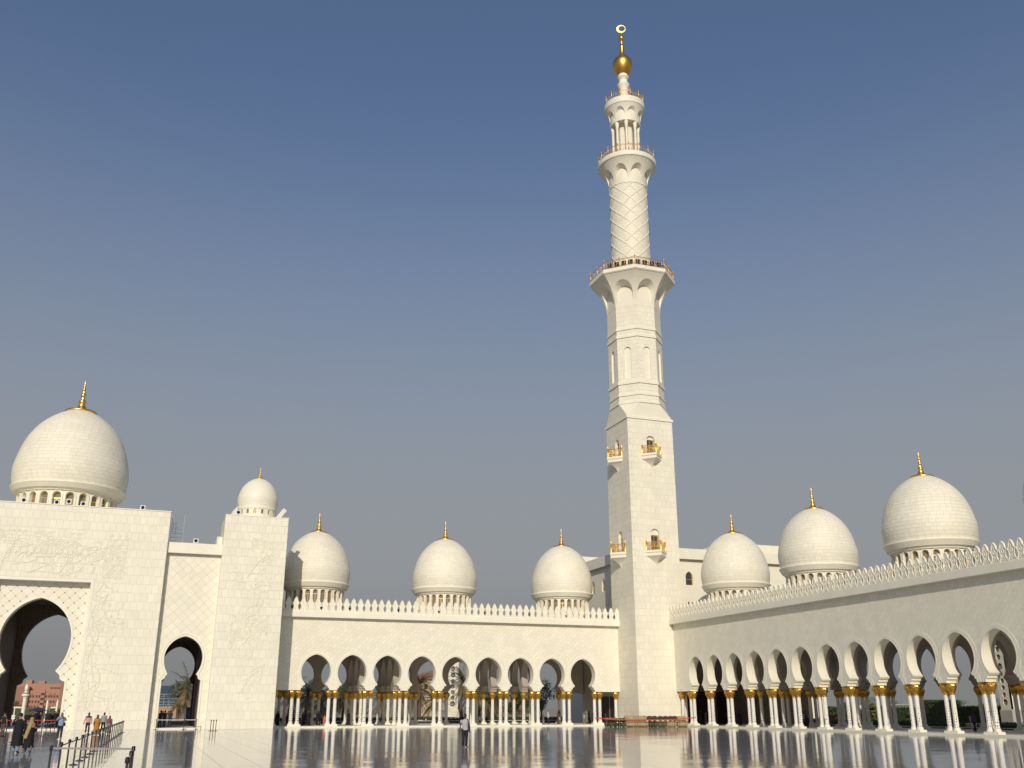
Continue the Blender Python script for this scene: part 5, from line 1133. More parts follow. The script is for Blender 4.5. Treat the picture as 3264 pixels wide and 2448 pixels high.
for i, (x, y) in enumerate([(-18.95, 220), (-16.75, 215)]):
    o = thing('white_post', 'white pointed post beyond the big arch, %s of two' % ('left' if i == 0 else 'right'), 'post', (x, y, -0.3)); t = MB(); t.lathe([(0.2, 0), (0.2, 3.4), (0.16, 3.7), (0.0, 4.05)], 10); t.build('post_shaft', MTRIM, o); t = MB(); t.box(-0.3, 0.3, -0.3, 0.3, 0, 0.3); t.build('post_foot', MTRIM, o)
o = thing('shade_frame', 'low white shade frame beyond the big arch', 'shelter', (-18.5, 222, -0.3)); t = MB(); t.box(-6.5, -4.6, -1, 1, 2.45, 2.7); t.box(-0.2, 1.5, -1, 1, 2.45, 2.7); t.build('roof_slab', MTRIM, o)
for x in (-6.3, -4.9, 0.0, 1.3): t = MB(); t.box(x-0.08, x+0.08, -0.9, -0.7, 0, 2.45); t.build('leg', MTRIM, o)
hedge(-34, -6, 226, 230, -0.3, 2.1, 'brownish garden wall of shrubs beyond the big arch', DRYP, 21, 20)
PINK = mat('pink_render', (0.42, 0.22, 0.155), 0.8, nscale=0.08, namt=0.12); PINKD = mat('dark_pink_render', (0.30, 0.155, 0.11), 0.8)
o = thing('pink_building', 'large pink palace-like building with rows of small windows behind the big arch', 'building', (-58, 600, -0.3))
def pbox(nm, x0, x1, y0, y1, z0, z1, m=None): t = MB(); t.box(x0, x1, y0, y1, z0, z1); return t.build(nm, m or PINK, o, world=True)
pbox('main_wall', -70, -36, 600, 640, -0.3, 11.3); pbox('upper_storey', -68.3, -44.2, 606, 636, 11.3, 14.9); pbox('left_wing', -80, -61.5, 598.5, 620, -0.3, 13.2, PINKD); pbox('right_wing', -46, -36, 598, 620, -0.3, 15.8, PINKD); pbox('roof_tower', -65, -62, 612, 622, 14.9, 17); pbox('roof_drum', -59, -55.5, 612, 620, 14.9, 16.6); pbox('stair_bay', -55.6, -53.6, 599.2, 600, 2, 12.8)
wm = MB(); wm.box(-0.42, 0.42, -0.1, 0.0, -0.5, 0.5); WM = wm.mesh('window', mat('brown_window', (0.07, 0.04, 0.035), 0.3)); wm = MB(); wm.box(-0.55, 0.55, -0.14, 0.0, -0.68, -0.55); WSL = wm.mesh('sill', PINKD)
for z in (2.9, 5.6, 8.3):
    for x in (-60.6, -59.2, -57.6, -56.2, -52.8, -51.4, -50.2, -48.8, -47.3): q = link('window', WM, o, (x, 599.995, z), 0, True); link('sill', WSL, q)
for z in (4.45, 7.0, 9.5):
    for x in (-55.0, -54.2): q = link('window', WM, o, (x, 599.195, z), 0, True); link('sill', WSL, q)
for x in (-51.2, -49.4, -47.6, -46.1): t = MB(); t.box(x-0.75, x+0.75, 605.9, 605.998, 12.4, 13.0); t.build('dark_opening', HOLE, o, world=True)
for x in (-59.9, -50.8, -48.6): t = MB(); t.face([(x-1.0, 599.9, 9.0), (x+1.0, 599.9, 9.0), (x, 599.9, 10.3)]); t.build('pointed_hood', PINKD, o, world=True)
for k in range(16): x = -61+k*0.95; t = MB(); t.box(x-0.09, x+0.09, 599.86, 599.997, 0, 5.0); t.build('pilaster', PINKD, o, world=True)
o = thing('glass_building', 'blue glass office building with white line pattern behind the small arch', 'building', (14, 600, -0.3)); t = MB(); t.box(-2, 30, 600, 625, -0.3, 14.2); t.build('curtain_wall', mat('blue_glass', (0.045, 0.085, 0.14), 0.25, nscale=0.12, namt=0.3), o, world=True)
WL = mat('white_mullion', (0.5, 0.52, 0.54), 0.5)
def bar(x0, x1, z0, z1): t = MB(); t.box(x0, x1, 599.9, 599.998, z0, z1); t.build('mullion', WL, o, world=True)
for z in (2.9, 3.9, 5.4, 7.2, 9.6): bar(-2, 30, z, z+0.16)
for x in (7.6, 10.3): bar(x, x+0.16, 2.9, 9.6 if x < 9 else 10.2)
for a_ in ((13.0, 13.16, 11.2, 14.2), (13.16, 18, 11.1, 11.26), (6, 9.4, 8.4, 8.5), (9.3, 9.46, 7.3, 8.5), (18, 18.16, 7.0, 11.2), (20, 20.16, 3, 14)): bar(*a_)
o = thing('villa', 'low peach villa in front of the glass building', 'house', (4.4, 300, -0.3)); t = MB(); t.box(-3.5, 3.2, 0, 8, 0, 2.5); t.build('wall', mat('peach_render', (0.45, 0.27, 0.16), 0.8), o); t = MB(); t.prism([(-3.7, -0.2), (3.4, -0.2), (3.4, 8.2), (-3.7, 8.2)], 2.5, 2.75); t.build('roof', TANS, o)
for x in (-2.2, -0.5, 1.2): t = MB(); t.box(x-0.35, x+0.35, -0.05, 0, 0.9, 1.7); t.build('window', HOLE, o)
o = thing('red_roof_house', 'white house with a red roof glimpsed in the fourth left arch', 'house', (88, 320, -0.3)); t = MB(); t.box(-5, 6, 0, 10, 0, 11.4); t.build('wall', TANS, o); t = MB(); t.grid([[(-5.6, -0.6, 11.4), (6.6, -0.6, 11.4), (6.6, 10.6, 11.4), (-5.6, 10.6, 11.4)], [(-2.5, 4, 13.8), (3, 4, 13.8), (3, 6, 13.8), (-2.5, 6, 13.8)]], 0, False, True); t.face([(-2.5, 4, 13.8), (3, 4, 13.8), (3, 6, 13.8), (-2.5, 6, 13.8)]); t.build('roof', mat('red_roof_tiles', (0.30, 0.13, 0.10), 0.8), o)
for x in (-3, 0, 3): t = MB(); t.box(x-0.6, x+0.6, -0.06, 0, 8.4, 10); t.build('window', HOLE, o)
o = thing('white_building', 'plain pale building far beyond the right arcade', 'building', (170, 196, -0.3)); t = MB(); t.box(0, 12, -4.5, 5, 0, 3.2); t.build('wall', LAMPW, o); t = MB(); t.box(-0.2, 12.2, -4.7, 5.2, 3.2, 3.4); t.build('roof', WHITEP, o); t = MB(); t.box(-0.05, 0, -1, 0.5, 0, 2.1); t.build('door', HOLE, o)
# trees that close the horizon far off on both sides, and far scrub
for i in range(14): tree(-80+22*i+rnd.uniform(-6, 6), 330+rnd.uniform(-30, 60), rnd.uniform(4, 7), rnd.uniform(9, 14), 'far-off tree on the horizon behind the gate and left arcade, %s from the left' % ordinal(i), 300+i, LEAF, 'far trees on the horizon', -0.35, 0.1)
for i in range(12): tree(225+rnd.uniform(-25, 40), 150+18*i, rnd.uniform(4, 7), rnd.uniform(9, 14), 'far-off tree on the horizon beyond the right garden, %s from the right' % ordinal(i), 330+i, LEAF, 'far trees on the right horizon', -0.35, 0.1)

# ---------------------------------------------------------------- end walls and doors of the galleries at the corner
t = MB(); t.box(57.55, 57.95, YL+1.01, YL+13, PLZ, 9.39); t.build('end_wall', SOFFIT, AL, world=True)
DW = mat('dark_carved_door', (0.035, 0.022, 0.016), 0.5, nscale=6, namt=0.3)
for y in (YL+1.6, YL+4.2):
    t = MB(); t.box(57.48, 57.545, y, y+2.2, PLZ, 3.6); d = t.build('door', DW, AL, world=True); t = MB(); t.tube([(57.44, y+1.0, 1.0), (57.44, y+1.0, 1.5)], 0.02, 6); link('handle', t.mesh('handle', GOLDP), d, (0,0,0), 0, True)
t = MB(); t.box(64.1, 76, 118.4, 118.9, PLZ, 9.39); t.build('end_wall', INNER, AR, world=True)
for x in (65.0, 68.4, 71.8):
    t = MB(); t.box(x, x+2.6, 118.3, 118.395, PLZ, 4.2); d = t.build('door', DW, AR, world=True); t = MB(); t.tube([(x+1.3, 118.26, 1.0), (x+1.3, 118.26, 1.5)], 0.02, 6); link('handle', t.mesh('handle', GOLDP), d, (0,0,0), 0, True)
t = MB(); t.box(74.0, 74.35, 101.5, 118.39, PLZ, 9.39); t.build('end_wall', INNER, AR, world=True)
# ---------------------------------------------------------------- people
SKIN = mat('skin', (0.32, 0.19, 0.13), 0.6); SKIND = mat('dark_skin', (0.05, 0.032, 0.025), 0.6); HAIR = mat('black_hair', (0.012, 0.01, 0.01), 0.6); SHOE = mat('dark_shoes', (0.02, 0.017, 0.015), 0.5)
def cloth(n, c, **k): return mat(n, c, 0.85, nscale=6, namt=0.18, bump=0.25, bscale=14, **k)
ABAYA = cloth('black_abaya_cloth', (0.004, 0.004, 0.006)); DENIM = cloth('dark_jeans', (0.022, 0.026, 0.04)); LDENIM = cloth('light_jeans', (0.20, 0.27, 0.36)); GREYT = cloth('grey_trousers', (0.14, 0.14, 0.14))
WSHIRT = cloth('pale_lilac_shirt', (0.42, 0.39, 0.40)); GSHIRT = cloth('grey_shirt', (0.33, 0.33, 0.36)); BSHIRT = cloth('pale_blue_shirt', (0.24, 0.32, 0.48)); BLKT = cloth('black_trousers', (0.012, 0.012, 0.016))
ORANGE = cloth('orange_robe_cloth', (0.42, 0.19, 0.025)); PINKC = cloth('plum_shawl', (0.20, 0.055, 0.07)); BEIGE = cloth('beige_headscarf', (0.36, 0.26, 0.12)); TANR = cloth('taupe_dress', (0.22, 0.18, 0.15)); CORAL = cloth('coral_dress', (0.55, 0.13, 0.08)); WHITEC = cloth('white_cloth', (0.62, 0.61, 0.58)); NAVY = cloth('navy_cloth', (0.02, 0.025, 0.06)); GREENC = cloth('green_cloth', (0.13, 0.2, 0.04)); BROWNC = cloth('brown_cloth', (0.10, 0.06, 0.045)); PLUM = cloth('purple_cloth', (0.06, 0.03, 0.08))
def stripe_mat():
    m = cloth('red_and_white_striped_cloth', (0.6, 0.05, 0.05)); N, L = m.node_tree.nodes, m.node_tree.links; b = N['Principled BSDF']
    tc = N.new('ShaderNodeTexCoord'); sp = N.new('ShaderNodeSeparateXYZ'); L.new(tc.outputs['Object'], sp.inputs[0])
    k = N.new('ShaderNodeMath'); k.operation = 'MULTIPLY'; k.inputs[1].default_value = 11.5; L.new(sp.outputs[2], k.inputs[0]); f = N.new('ShaderNodeMath'); f.operation = 'FRACT'; L.new(k.outputs[0], f.inputs[0])
    g = N.new('ShaderNodeMath'); g.operation = 'GREATER_THAN'; g.inputs[1].default_value = 0.42; L.new(f.outputs[0], g.inputs[0])
    mx = N.new('ShaderNodeMix'); mx.data_type = 'RGBA'; L.new(g.outputs[0], mx.inputs[0]); mx.inputs[6].default_value = (0.66, 0.62, 0.58, 1); mx.inputs[7].default_value = (0.52, 0.06, 0.05, 1)
    t = N.new('ShaderNodeMath'); t.operation = 'GREATER_THAN'; t.inputs[1].default_value = 1.33; L.new(sp.outputs[2], t.inputs[0])
    m2 = N.new('ShaderNodeMix'); m2.data_type = 'RGBA'; L.new(t.outputs[0], m2.inputs[0]); L.new(mx.outputs[2], m2.inputs[6]); m2.inputs[7].default_value = (0.02, 0.022, 0.045, 1); L.new(m2.outputs[2], b.inputs['Base Color'])
    return m
STRIPE = stripe_mat()
V3 = Vector
def leg_pts(s, sw, kn):
    """hip, knee, ankle, toe for side s (+1 = x+), swing sw (+ forward, forward is -y), knee bend kn"""
    hip = V3((0.09*s, 0, 0.90)); a = sw; knee = hip+V3((0.012*s, -math.sin(a)*0.42, -math.cos(a)*0.42)); b = sw-kn
    ank = knee+V3((0, -math.sin(b)*0.41, -math.cos(b)*0.41)); toe = ank+V3((0.025*s, -0.15*math.cos(b*0.5), -0.05-0.10*math.sin(-b) if b < 0 else -0.05+0.04*b)); return hip, knee, ank, toe
def arm_pts(s, el, wr):
    sh = V3((0.185*s, 0.01, 1.415)); return sh, V3(el), V3(wr)
def body_mesh(legs, arms, fingers=True, head=(0, 0)):
    V = []; E = []; Rr = []
    def add(p, r, par=None):
        V.append(tuple(p)); Rr.append(r if isinstance(r, tuple) else (r, r))
        if par is not None: E.append((par, len(V)-1))
        return len(V)-1
    pel = add((0, 0, 0.96), (0.135, 0.10)); sp = add((0, 0.01, 1.10), (0.125, 0.092), pel); ch = add((0, 0, 1.29), (0.15, 0.105), sp); nb = add((0, 0.012, 1.435), (0.075, 0.065), ch); nk = add((0, 0.005, 1.52), 0.052, nb)
    hx, hy = head; hm = add((hx*0.3, -0.012+hy*0.3, 1.60), (0.07, 0.08), nk); ht = add((hx*0.6, -0.004+hy*0.6, 1.68), (0.078, 0.093), hm); add((hx, 0.004+hy, 1.745), (0.055, 0.065), ht)
    add((hx*0.3, -0.098+hy*0.4, 1.625), (0.016, 0.02), hm); add((hx*0.2, -0.07+hy*0.3, 1.565), (0.032, 0.026), hm)
    for s in (1, -1): add((0.083*s+hx*0.4, 0.012+hy*0.4, 1.635), (0.014, 0.026), hm)
    for s, (hip, knee, ank, toe) in zip((1, -1), legs):
        h = add(hip, 0.088, pel); m = add(hip.lerp(knee, 0.5), 0.075, h); k = add(knee, 0.056, m); c = add(knee.lerp(ank, 0.35), 0.056, k); a = add(ank, 0.036, c); add(toe, (0.036, 0.026), a)
    for s, (sh, el, wr) in zip((1, -1), arms):
        a = add(sh, 0.056, nb); u = add(sh.lerp(el, 0.5), 0.046, a); e = add(el, 0.038, u); f = add(el.lerp(wr, 0.4), 0.036, e); w_ = add(wr, 0.025, f)
        d = (wr-el).normalized(); side = d.cross(V3((0, 1, 0.15)));  side = side.normalized() if side.length > 0.05 else V3((1, 0, 0)); pn = d.cross(side).normalized()
        p = add(wr+d*0.055, (0.034, 0.02), w_)
        if fingers:
            for i, (o, L) in enumerate(((-0.03, 0.065), (-0.010, 0.078), (0.011, 0.074), (0.030, 0.058))):
                b = add(wr+d*0.09+side*o, 0.0095, p); c = add(wr+d*(0.09+L*0.55)+side*o*1.1+pn*0.008, 0.0085, b); add(wr+d*(0.09+L)+side*o*1.1+pn*0.024, 0.007, c)
            t0 = add(wr+d*0.035+side*-0.04*s, 0.011, p); add(wr+d*0.075+side*-0.062*s+pn*0.012, 0.009, t0)
    me = bpy.data.meshes.new('body_src'); me.from_pydata(V, E, []); o = bpy.data.objects.new('body_src', me); COL.objects.link(o)
    md = o.modifiers.new('s', 'SKIN'); md.use_smooth_shade = True
    for i, d in enumerate(me.skin_vertices[0].data): d.radius = Rr[i]; d.use_root = (i == 0)
    o.modifiers.new('u', 'SUBSURF').levels = 1
    return o
PENDING = []
def finish_bodies():
    dg = bpy.context.evaluated_depsgraph_get(); dg.update()
    for o, name, parent, m in PENDING:
        me = bpy.data.meshes.new_from_object(o.evaluated_get(dg)); me.name = 'body'; me.materials.clear(); me.materials.append(m)
        link(name, me, parent)
    for o, *_ in PENDING:
        d = o.data; bpy.data.objects.remove(o); bpy.data.meshes.remove(d)
    PENDING.clear()
def ring(c, rx, ry, n=18, fold=0.0, k=7, ph=0.0, tilt=(0, 0)):
    return [(c[0]+rx*(1+fold*math.sin(k*a+ph))*math.cos(a), c[1]+ry*(1+fold*math.sin(k*a+ph))*math.sin(a), c[2]+tilt[0]*math.cos(a)+tilt[1]*math.sin(a)) for a in [2*PI*i/n for i in range(n)]]
def sleeve(mb, sh, el, wr, r, upto=1.0, mi=0):
    P = [sh+V3((0, 0, 0.01)), sh.lerp(el, 0.5), el, el.lerp(wr, 0.5), wr.lerp(el, 0.04)]; Q = [r*1.22, r*1.08, r*0.95, r*0.85, r*0.78]
    n = 5 if upto >= 1 else (3 if upto > 0.45 else 2)
    mb.tube(P[:n], Q[:n], 10, mi, True, False)
def person(label, x, y, z, face, h=1.75, skin=None, top=None, bottom=None, robe=None, scarf=None, hair=True, legs=((0, 0), (0, 0)), arms=None, sleeve_len=0.4, extras=None, group=None, fingers=True, seat=0.0, shawl=None, hem=0.05, under=None):
    o = thing('person', label, 'person', (x, y, z), face, group); s = h/1.75; o.scale = (s, s, s)
    L = [leg_pts(1, *legs[0]), leg_pts(-1, *legs[1])]
    low = min(min(l[2].z-0.055, l[3].z-0.03) for l in L)
    for l in L:
        for p in l: p.z -= 0.0
    A = arms or [((0.235, 0.02, 1.14), (0.25, -0.06, 0.90)), ((-0.235, 0.02, 1.14), (-0.25, -0.06, 0.90))]; A = [arm_pts(1, *A[0]), arm_pts(-1, *A[1])]
    PENDING.append((body_mesh(L, A, fingers), 'body', o, skin or SKIN)); o.location.z = z-low*s
    # head hair or scarf
    def head_shell(nm, m, r, front, back=0.02, drop=0.0):
        t = MB(); rows = []
        for j in range(9):
            el = PI/2-j*(PI*0.62/8); rw = []
            for i in range(20):
                a = 2*PI*i/20; rx, ry, rz = 0.090+r, 0.108+r, 0.115+r; zz = 1.655+rz*math.sin(el); fx = math.cos(el)
                p = [rx*fx*math.cos(a), back*0.5+ry*fx*math.sin(a), zz]
                if math.sin(a) < -0.2 and zz < front: p[2] = front+(zz-front)*0.15; p[1] = max(p[1], -0.085-r)
                rw.append(tuple(p))
            rows.append(rw)
        t.grid(rows, 0, True, True); return t.build(nm, m, o)
    for sx in (-1, 1):
        t = MB(); t.lathe([(0.0, -0.011), (0.009, -0.006), (0.011, 0.0), (0.009, 0.006), (0.0, 0.011)], 8, c=(0.032*sx, -0.088)); t.v = [(a, b, c+1.652) for a, b, c in t.v]; t.build('eye', HAIR, o)
    if hair and not scarf: head_shell('hair', HAIR, 0.0, 1.70)
    if scarf:
        head_shell('headscarf', scarf, 0.012, 1.70); t = MB(); n = 18
        t.grid([ring((0, 0.015, 1.66), 0.10, 0.112, n), ring((0, 0.02, 1.58), 0.098, 0.108, n), ring((0, 0.02, 1.50), 0.12, 0.12, n, 0.03), ring((0, 0.015, 1.42), 0.20, 0.145, n, 0.05), ring((0, 0.02, 1.26), 0.215, 0.165, n, 0.07, 5, 0.5)], 0, True, True)
        for i, v in enumerate(t.v):
            if v[1] < -0.03 and 1.59 < v[2]: t.v[i] = (v[0]*0.92, v[1]*0.55, v[2]-0.13)
        t.build('scarf_drape', scarf, o)
    if top:
        t = MB(); n = 20
        t.grid([ring((0, 0.008, 1.485), 0.07, 0.068, n), ring((0, 0.01, 1.455), 0.125, 0.085, n), ring((0, 0.01, 1.41), 0.205, 0.115, n), ring((0, 0.003, 1.30), 0.19, 0.135, n, 0.01), ring((0, 0.006, 1.15), 0.175, 0.125, n, 0.02, 5), ring((0, 0.004, 1.02), 0.18, 0.13, n, 0.025, 6, 1), ring((0, 0.0, 0.90), 0.185, 0.14, n, 0.03, 7, 2, (0.01, 0.01))], 0, True, True)
        for a in A: sleeve(t, *a, 0.062, sleeve_len)
        t.build('shirt', top, o)
    if bottom:
        t = MB(); n = 14; t.grid([ring((0, 0, 1.0), 0.165, 0.122, n), ring((0, 0, 0.93), 0.175, 0.128, n), ring((0, 0, 0.84), 0.165, 0.125, n)], 0, True, True)
        for (hip, knee, ank, toe) in L: t.tube([hip+V3((0, 0, 0.04)), hip.lerp(knee, 0.4), knee, knee.lerp(ank, 0.5), ank+V3((0, 0.01, 0.0))], [0.105, 0.098, 0.078, 0.072, 0.070], 12, 0, True, False)
        t.build('trousers', bottom, o)
    for (hip, knee, ank, toe) in L:
        d = (toe-ank); d.z = 0; d = d.normalized() if d.length > 0 else V3((0, -1, 0)); t = MB(); heel = ank-d*0.05; t.tube([(heel.x, heel.y, min(ank.z, ank.z-0.02)), (ank.x, ank.y, ank.z-0.015), ((ank.x+toe.x)/2, (ank.y+toe.y)/2, (ank.z+toe.z)/2-0.015), (toe.x+d.x*0.05, toe.y+d.y*0.05, toe.z-0.006)], [0.036, 0.046, 0.042, 0.026], 8); t.build('shoe', SHOE, o)
    if robe:
        t = MB(); n = 26; sw = (legs[0][0]+legs[1][0])*0.5
        hy = -math.sin(sw)*0.2
        t.grid([ring((0, 0.01, 1.49), 0.075, 0.075, n), ring((0, 0.012, 1.45), 0.14, 0.09, n), ring((0, 0.01, 1.40), 0.212, 0.125, n), ring((0, 0.0, 1.22), 0.205, 0.15, n, 0.02, 6), ring((0, 0.005, 1.0), 0.205, 0.165, n, 0.03, 7, 1), ring((0, hy*0.4, 0.72), 0.225, 0.195, n, 0.045, 8, 2), ring((0.0, hy*0.8, 0.40), 0.25, 0.225, n, 0.06, 9, 2.4), ring((0.01, hy, hem), 0.285, 0.265, n, 0.075, 9, 3)], 0, True, True)
        for a in A: sleeve(t, *a, 0.075, 1.0)
        t.build('robe', robe, o)
    if shawl:
        t = MB(); n = 22; t.grid([ring((0, 0.02, 1.47), 0.11, 0.10, n), ring((0, 0.015, 1.42), 0.215, 0.145, n, 0.02), ring((0, 0.015, 1.28), 0.245, 0.175, n, 0.04, 6), ring((0, 0.02, 1.10), 0.25, 0.19, n, 0.06, 7, 1, (0.04, -0.03))], 0, True, True); t.build('shawl', shawl, o)
    if extras: extras(o, A, L)
    return o
WALK = ((0.42, 0.15), (-0.30, 0.25)); WALK2 = ((-0.28, 0.3), (0.38, 0.1)); STAND = ((0.04, 0.02), (-0.03, 0.03))
SW = [((0.23, 0.10, 1.15), (0.24, 0.12, 0.90)), ((-0.235, -0.06, 1.14), (-0.23, -0.22, 0.93))]
TOWARD = 0.0; AWAY = PI
def bag_strap(o, A, L):
    t = MB(); t.tube([(0.12, 0.10, 1.46), (0.13, -0.05, 1.47), (0.16, -0.16, 1.30), (0.20, -0.13, 1.05)], 0.028, 6); t.tube([(0.12, 0.10, 1.46), (0.17, 0.16, 1.25), (0.22, 0.08, 1.02)], 0.028, 6); t.build('bag_strap', NAVY, o)
    t = MB(); t.box(0.17, 0.27, -0.14, 0.12, 0.80, 1.06); t.build('shoulder_bag', NAVY, o)
person('dark-skinned man in a pale shirt with shoulder bag walking towards us', 17.2, 55.8, 0, -0.12, 1.78, SKIND, WSHIRT, BLKT, legs=((-0.05, 0.02), (0.25, 0.5)), arms=[((0.26, 0.03, 1.14), (0.28, -0.02, 0.88)), ((-0.26, 0.02, 1.14), (-0.31, -0.02, 0.88))], extras=bag_strap)
def cam_bits(o, A, L):
    t = MB(); t.box(-0.06, 0.06, -0.34, -0.27, 1.50, 1.58); t.box(-0.03, 0.03, -0.40, -0.34, 1.51, 1.57); t.build('camera', BLACK, o); t = MB(); t.box(0.18, 0.30, -0.08, 0.12, 0.86, 1.10); t.build('side_bag', NAVY, o); t = MB(); t.tube([(0.14, 0.08, 1.46), (0.15, -0.1, 1.42), (0.22, -0.12, 1.08)], 0.02, 6); t.build('bag_strap', NAVY, o)
person('man in a pale blue shirt taking a photo beside the big arch', -5.8, 80.0, 0, 0.1, 1.79, SKIN, BSHIRT, DENIM, legs=((0.06, 0.0), (0.08, 0.0)), arms=[((0.30, -0.12, 1.24), (0.08, -0.28, 1.50)), ((-0.30, -0.12, 1.24), (-0.08, -0.28, 1.50))], sleeve_len=0.5, extras=cam_bits)
def phone_arm(o, A, L):
    t = MB(); t.box(0.10, 0.18, -0.47, -0.45, 1.60, 1.74); t.build('phone', BLACK, o)
person('tall woman in a black robe and light jeans left of the headscarf woman', -5.92, 55.8, 0, AWAY-0.1, 1.86, SKIN, None, LDENIM, robe=ABAYA, hair=True, legs=((0.05, 0.0), (-0.16, 0.1)), arms=[((0.30, -0.16, 1.26), (0.14, -0.38, 1.52)), ((-0.24, 0.02, 1.15), (-0.30, -0.04, 0.92))], extras=phone_arm, hem=0.32)
def scarf_tail(o, A, L):
    t = MB(); t.grid([ring((0.02, 0.14, 1.45), 0.10, 0.05, 12), ring((0.10, 0.19, 1.2), 0.10, 0.045, 12, 0.08), ring((0.16, 0.20, 0.95), 0.10, 0.04, 12, 0.1), ring((0.20, 0.18, 0.72), 0.075, 0.03, 12, 0.1)], 0, True, True); t.build('scarf_tail', BEIGE, o)
    t = MB(); t.box(-0.27, -0.18, -0.02, 0.10, 1.20, 1.27); t.build('red_strap', REDT, o)
person('woman in a long beige headscarf and black robe walking away', -5.38, 55.7, 0, AWAY+0.15, 1.66, SKIN, None, GREYT, robe=ABAYA, scarf=BEIGE, legs=((0.3, 0.1), (-0.22, 0.15)), arms=[((0.25, 0.02, 1.14), (0.31, -0.06, 0.92)), ((-0.24, -0.05, 1.15), (-0.2, -0.2, 1.02))], extras=scarf_tail, hem=0.26)
person('man in a red and white striped polo shirt walking to the gate', -4.9, 98.0, 0, AWAY+0.1, 1.75, SKIND, STRIPE, DENIM, legs=WALK, arms=[((0.27, 0.0, 1.15), (0.33, 0.02, 0.90)), ((-0.27, 0.02, 1.15), (-0.30, -0.1, 0.92))], sleeve_len=0.5)
def handbag(o, A, L):
    t = MB(); t.box(0.20, 0.30, -0.02, 0.16, 0.98, 1.18); t.build('handbag', BLACK, o)
person('woman wrapped in a long orange robe walking to the gate', -3.86, 91.0, 0, AWAY, 1.60, SKIN, robe=ORANGE, scarf=BROWNC, shawl=ORANGE, legs=WALK2, extras=handbag, hem=0.08)
person('man in a grey shirt and black trousers walking to the gate', -3.75, 101.4, 0, AWAY-0.05, 1.76, SKIND, GSHIRT, BLKT, legs=WALK2, arms=SW, sleeve_len=1.0)
person('woman in a plum shawl and taupe dress walking to the gate', -3.05, 95.0, 0, AWAY-0.15, 1.50, SKIN, robe=TANR, scarf=PINKC, shawl=PINKC, legs=WALK, hem=0.1)
person('person in a dark top at the left edge of the photo by the big arch', -10.55, 88.6, 0, AWAY-0.5, 1.78, SKIN, BLKT, BROWNC, legs=STAND, arms=[((0.26, -0.05, 1.14), (0.30, -0.2, 0.95)), ((-0.25, 0.02, 1.14), (-0.26, -0.02, 0.9))])
# groups in the two gate arches, and strollers in the galleries
gA = 'visitors in dark clothes queueing inside the big arch'
for i, (x, r, sc, tp, bt, sk, f, hh) in enumerate([(-11.05, ABAYA, ABAYA, None, None, SKIN, 0.3, 1.66), (-10.66, None, None, BLKT, BLKT, SKIN, -0.4, 1.62), (-10.05, None, None, NAVY, BLKT, SKIND, 2.8, 1.74), (-9.72, ABAYA, ABAYA, None, None, SKIN, 0.5, 1.62), (-9.25, ABAYA, ABAYA, None, None, SKIN, -0.3, 1.64), (-8.95, None, None, BLKT, DENIM, SKIND, 2.9, 1.75), (-8.68, ABAYA, ABAYA, None, None, SKIN, 0.1, 1.68)]):
    nm = ['woman in a black abaya in the big arch, left end of the queue', 'man in black in the big arch queue, second from the left', 'man in navy in the big arch queue, third from the left', 'woman in a black abaya in the middle of the big arch queue', 'woman in a black abaya in the big arch queue, fifth from the left', 'man in black in the big arch queue, second from the right', 'woman in a black abaya in the big arch, right end of the queue'][i]
    person(nm, x, 117.6+0.5*(i % 3), 0.13, f, hh, sk, tp, bt, r, sc, legs=STAND, group=gA, fingers=False)
def coat(o, A, L):
    t = MB(); t.box(-0.42, -0.16, -0.20, 0.04, 0.98, 1.28); t.build('folded_coat', GSHIRT, o)
for i, (x, tp, bt, f, ex, nm) in enumerate([(1.35, BLKT, BLKT, 0.6, None, 'dark-clad man at the left jamb of the small arch'), (1.78, BLKT, DENIM, 2.7, None, 'man in black standing in the middle of the trio in the small arch'), (2.35, NAVY, BLKT, 3.3, coat, 'man in navy carrying a pale coat, right of the small arch trio')]):
    person(nm, x, 115.6+0.3*i, 0.14, f, 1.74, SKIND, tp, bt, legs=STAND, group='men standing in the small arch', extras=ex, fingers=False)
o_ = [(14.4, 121.5, 0, ABAYA, ABAYA, 1.62, 'woman in a black abaya just right of the corner pier'), (18.05, 121.6, 0.4, ABAYA, ABAYA, 1.66, 'woman in a black abaya, right of the pair under the first left arch'), (19.55, 123.9, 2.9, ABAYA, ABAYA, 1.64, 'woman in a black abaya alone near the second column pair'), (23.1, 123.2, 0.8, ABAYA, ABAYA, 1.66, 'woman in a black abaya between second and third column pairs'), (30.1, 126.0, 1.2, ABAYA, ABAYA, 1.64, 'dark robed figure behind the fourth column cluster'), (51.4, 124.6, 0.2, BROWNC, ABAYA, 1.68, 'woman in a brown robe standing with a child by the eighth arch'), (55.9, 124.9, 1.3, ABAYA, ABAYA, 1.62, 'woman in a black abaya striding under the ninth arch'), (56.75, 125.0, 0.2, ABAYA, ABAYA, 1.72, 'tall woman in a black abaya at the last left column pair')]
for x, y, f, r, sc, hh, nm in o_: person(nm, x, y, PLZ, f, hh, SKIN, robe=r, scarf=sc, legs=STAND if f < 0.7 else WALK, fingers=False)
person('seated dark figure in purple left of the first left column pair', 15.9, 124.2, PLZ, 0.3, 1.25, SKIN, robe=PLUM, scarf=ABAYA, legs=STAND, fingers=False)
person('stooping woman in black with reddish scarf under the first left arch', 17.45, 121.6, PLZ, -0.4, 1.56, SKIN, robe=ABAYA, scarf=PLUM, legs=STAND, fingers=False)
person('child in a coral dress beside the second column pair', 19.95, 121.7, PLZ, -0.7, 1.22, SKIN, robe=CORAL, hair=True, legs=WALK, fingers=False, hem=0.3)
person('man in a navy shirt and white trousers behind the seventh column pair', 46.7, 125.4, PLZ, 2.6, 1.74, SKIND, NAVY, WHITEC, legs=WALK, fingers=False)
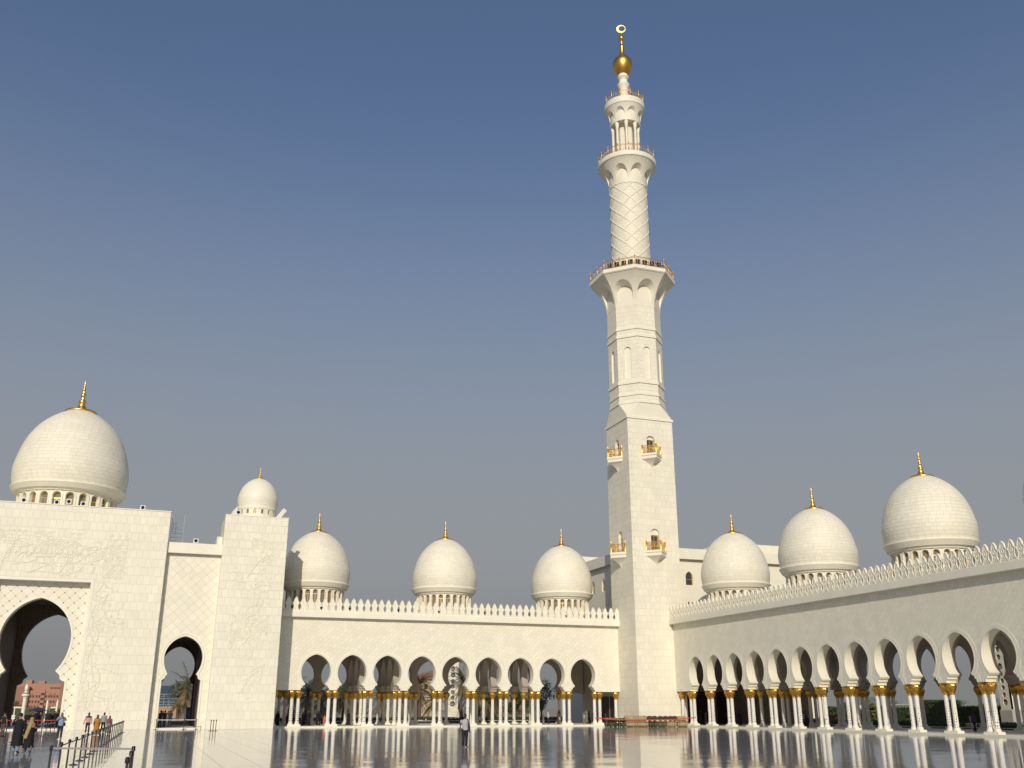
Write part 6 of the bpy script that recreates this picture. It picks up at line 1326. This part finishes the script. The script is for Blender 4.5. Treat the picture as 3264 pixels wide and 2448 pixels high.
person('crouching figure in tan by the eighth arch columns', 49.1, 124.4, PLZ, 1.2, 1.15, SKIN, robe=TANR, scarf=BROWNC, legs=STAND, fingers=False)
person('girl in a white top and black skirt reaching out under the eighth arch', 49.8, 124.4, PLZ, 1.2, 1.45, SKIN, WHITEC, None, None, WHITEC, legs=STAND, arms=[((0.27, -0.12, 1.25), (0.34, -0.34, 1.15)), ((-0.24, 0.02, 1.15), (-0.25, -0.06, 0.92))], sleeve_len=1.0, fingers=False, extras=lambda o, A, L: (lambda t: (t.grid([ring((0, 0, 1.0), 0.17, 0.13, 20), ring((0, 0, 0.6), 0.22, 0.19, 20, 0.05), ring((0, 0, 0.1), 0.27, 0.25, 20, 0.07)], 0, True, True), t.build('skirt', BLKT, o)))(MB()))
person('small child in green standing before the brown robed woman', 51.35, 124.1, PLZ, 0.1, 1.02, SKIN, WHITEC, GREENC, legs=STAND, fingers=False)
person('boy in a white shirt and tan trousers under the ninth arch', 55.35, 125.2, PLZ, 1.5, 1.36, SKIND, WHITEC, TANR, legs=WALK, fingers=False)
for x, y, f, tp, bt, r, sc, hh, nm in [(66.5, 113.8, 0.8, None, None, NAVY, ABAYA, 1.66, 'woman in a dark blue robe in the first right arch'), (66.7, 112.9, 1.2, None, None, BROWNC, ABAYA, 1.45, 'child in a brown robe beside the blue robed woman'), (68.4, 109.2, 0.4, None, None, ABAYA, ABAYA, 1.62, 'woman in a black abaya inside the third right arch'), (68.6, 108.0, 0.2, None, None, NAVY, ABAYA, 1.5, 'shorter figure in navy inside the third right arch'), (66.6, 97.4, 2.0, BROWNC, BLKT, None, None, 1.7, 'man in a brown shirt walking past the fifth right column pair'), (66.5, 92.3, 2.4, GSHIRT, BLKT, None, None, 1.66, 'man in grey with a child in the middle of the right arcade'), (66.6, 91.7, 2.4, BLKT, BLKT, None, None, 1.15, 'child in black beside the man in grey'), (69.6, 96.2, 0.3, None, None, ABAYA, ABAYA, 1.6, 'woman in a black abaya behind the man in grey'), (66.5, 87.9, 2.2, None, None, BROWNC, BROWNC, 1.6, 'woman in a brown veil and robe between the seventh and eighth right columns'), (68.5, 70.4, 1.8, PLUM, BLKT, None, None, 1.68, 'dark figure in plum left of the rightmost column pair')]:
    person(nm, x, y, PLZ, f, hh, SKIND if tp else SKIN, tp, bt, r, sc, legs=WALK if f > 1.5 else STAND, fingers=False)
finish_bodies()
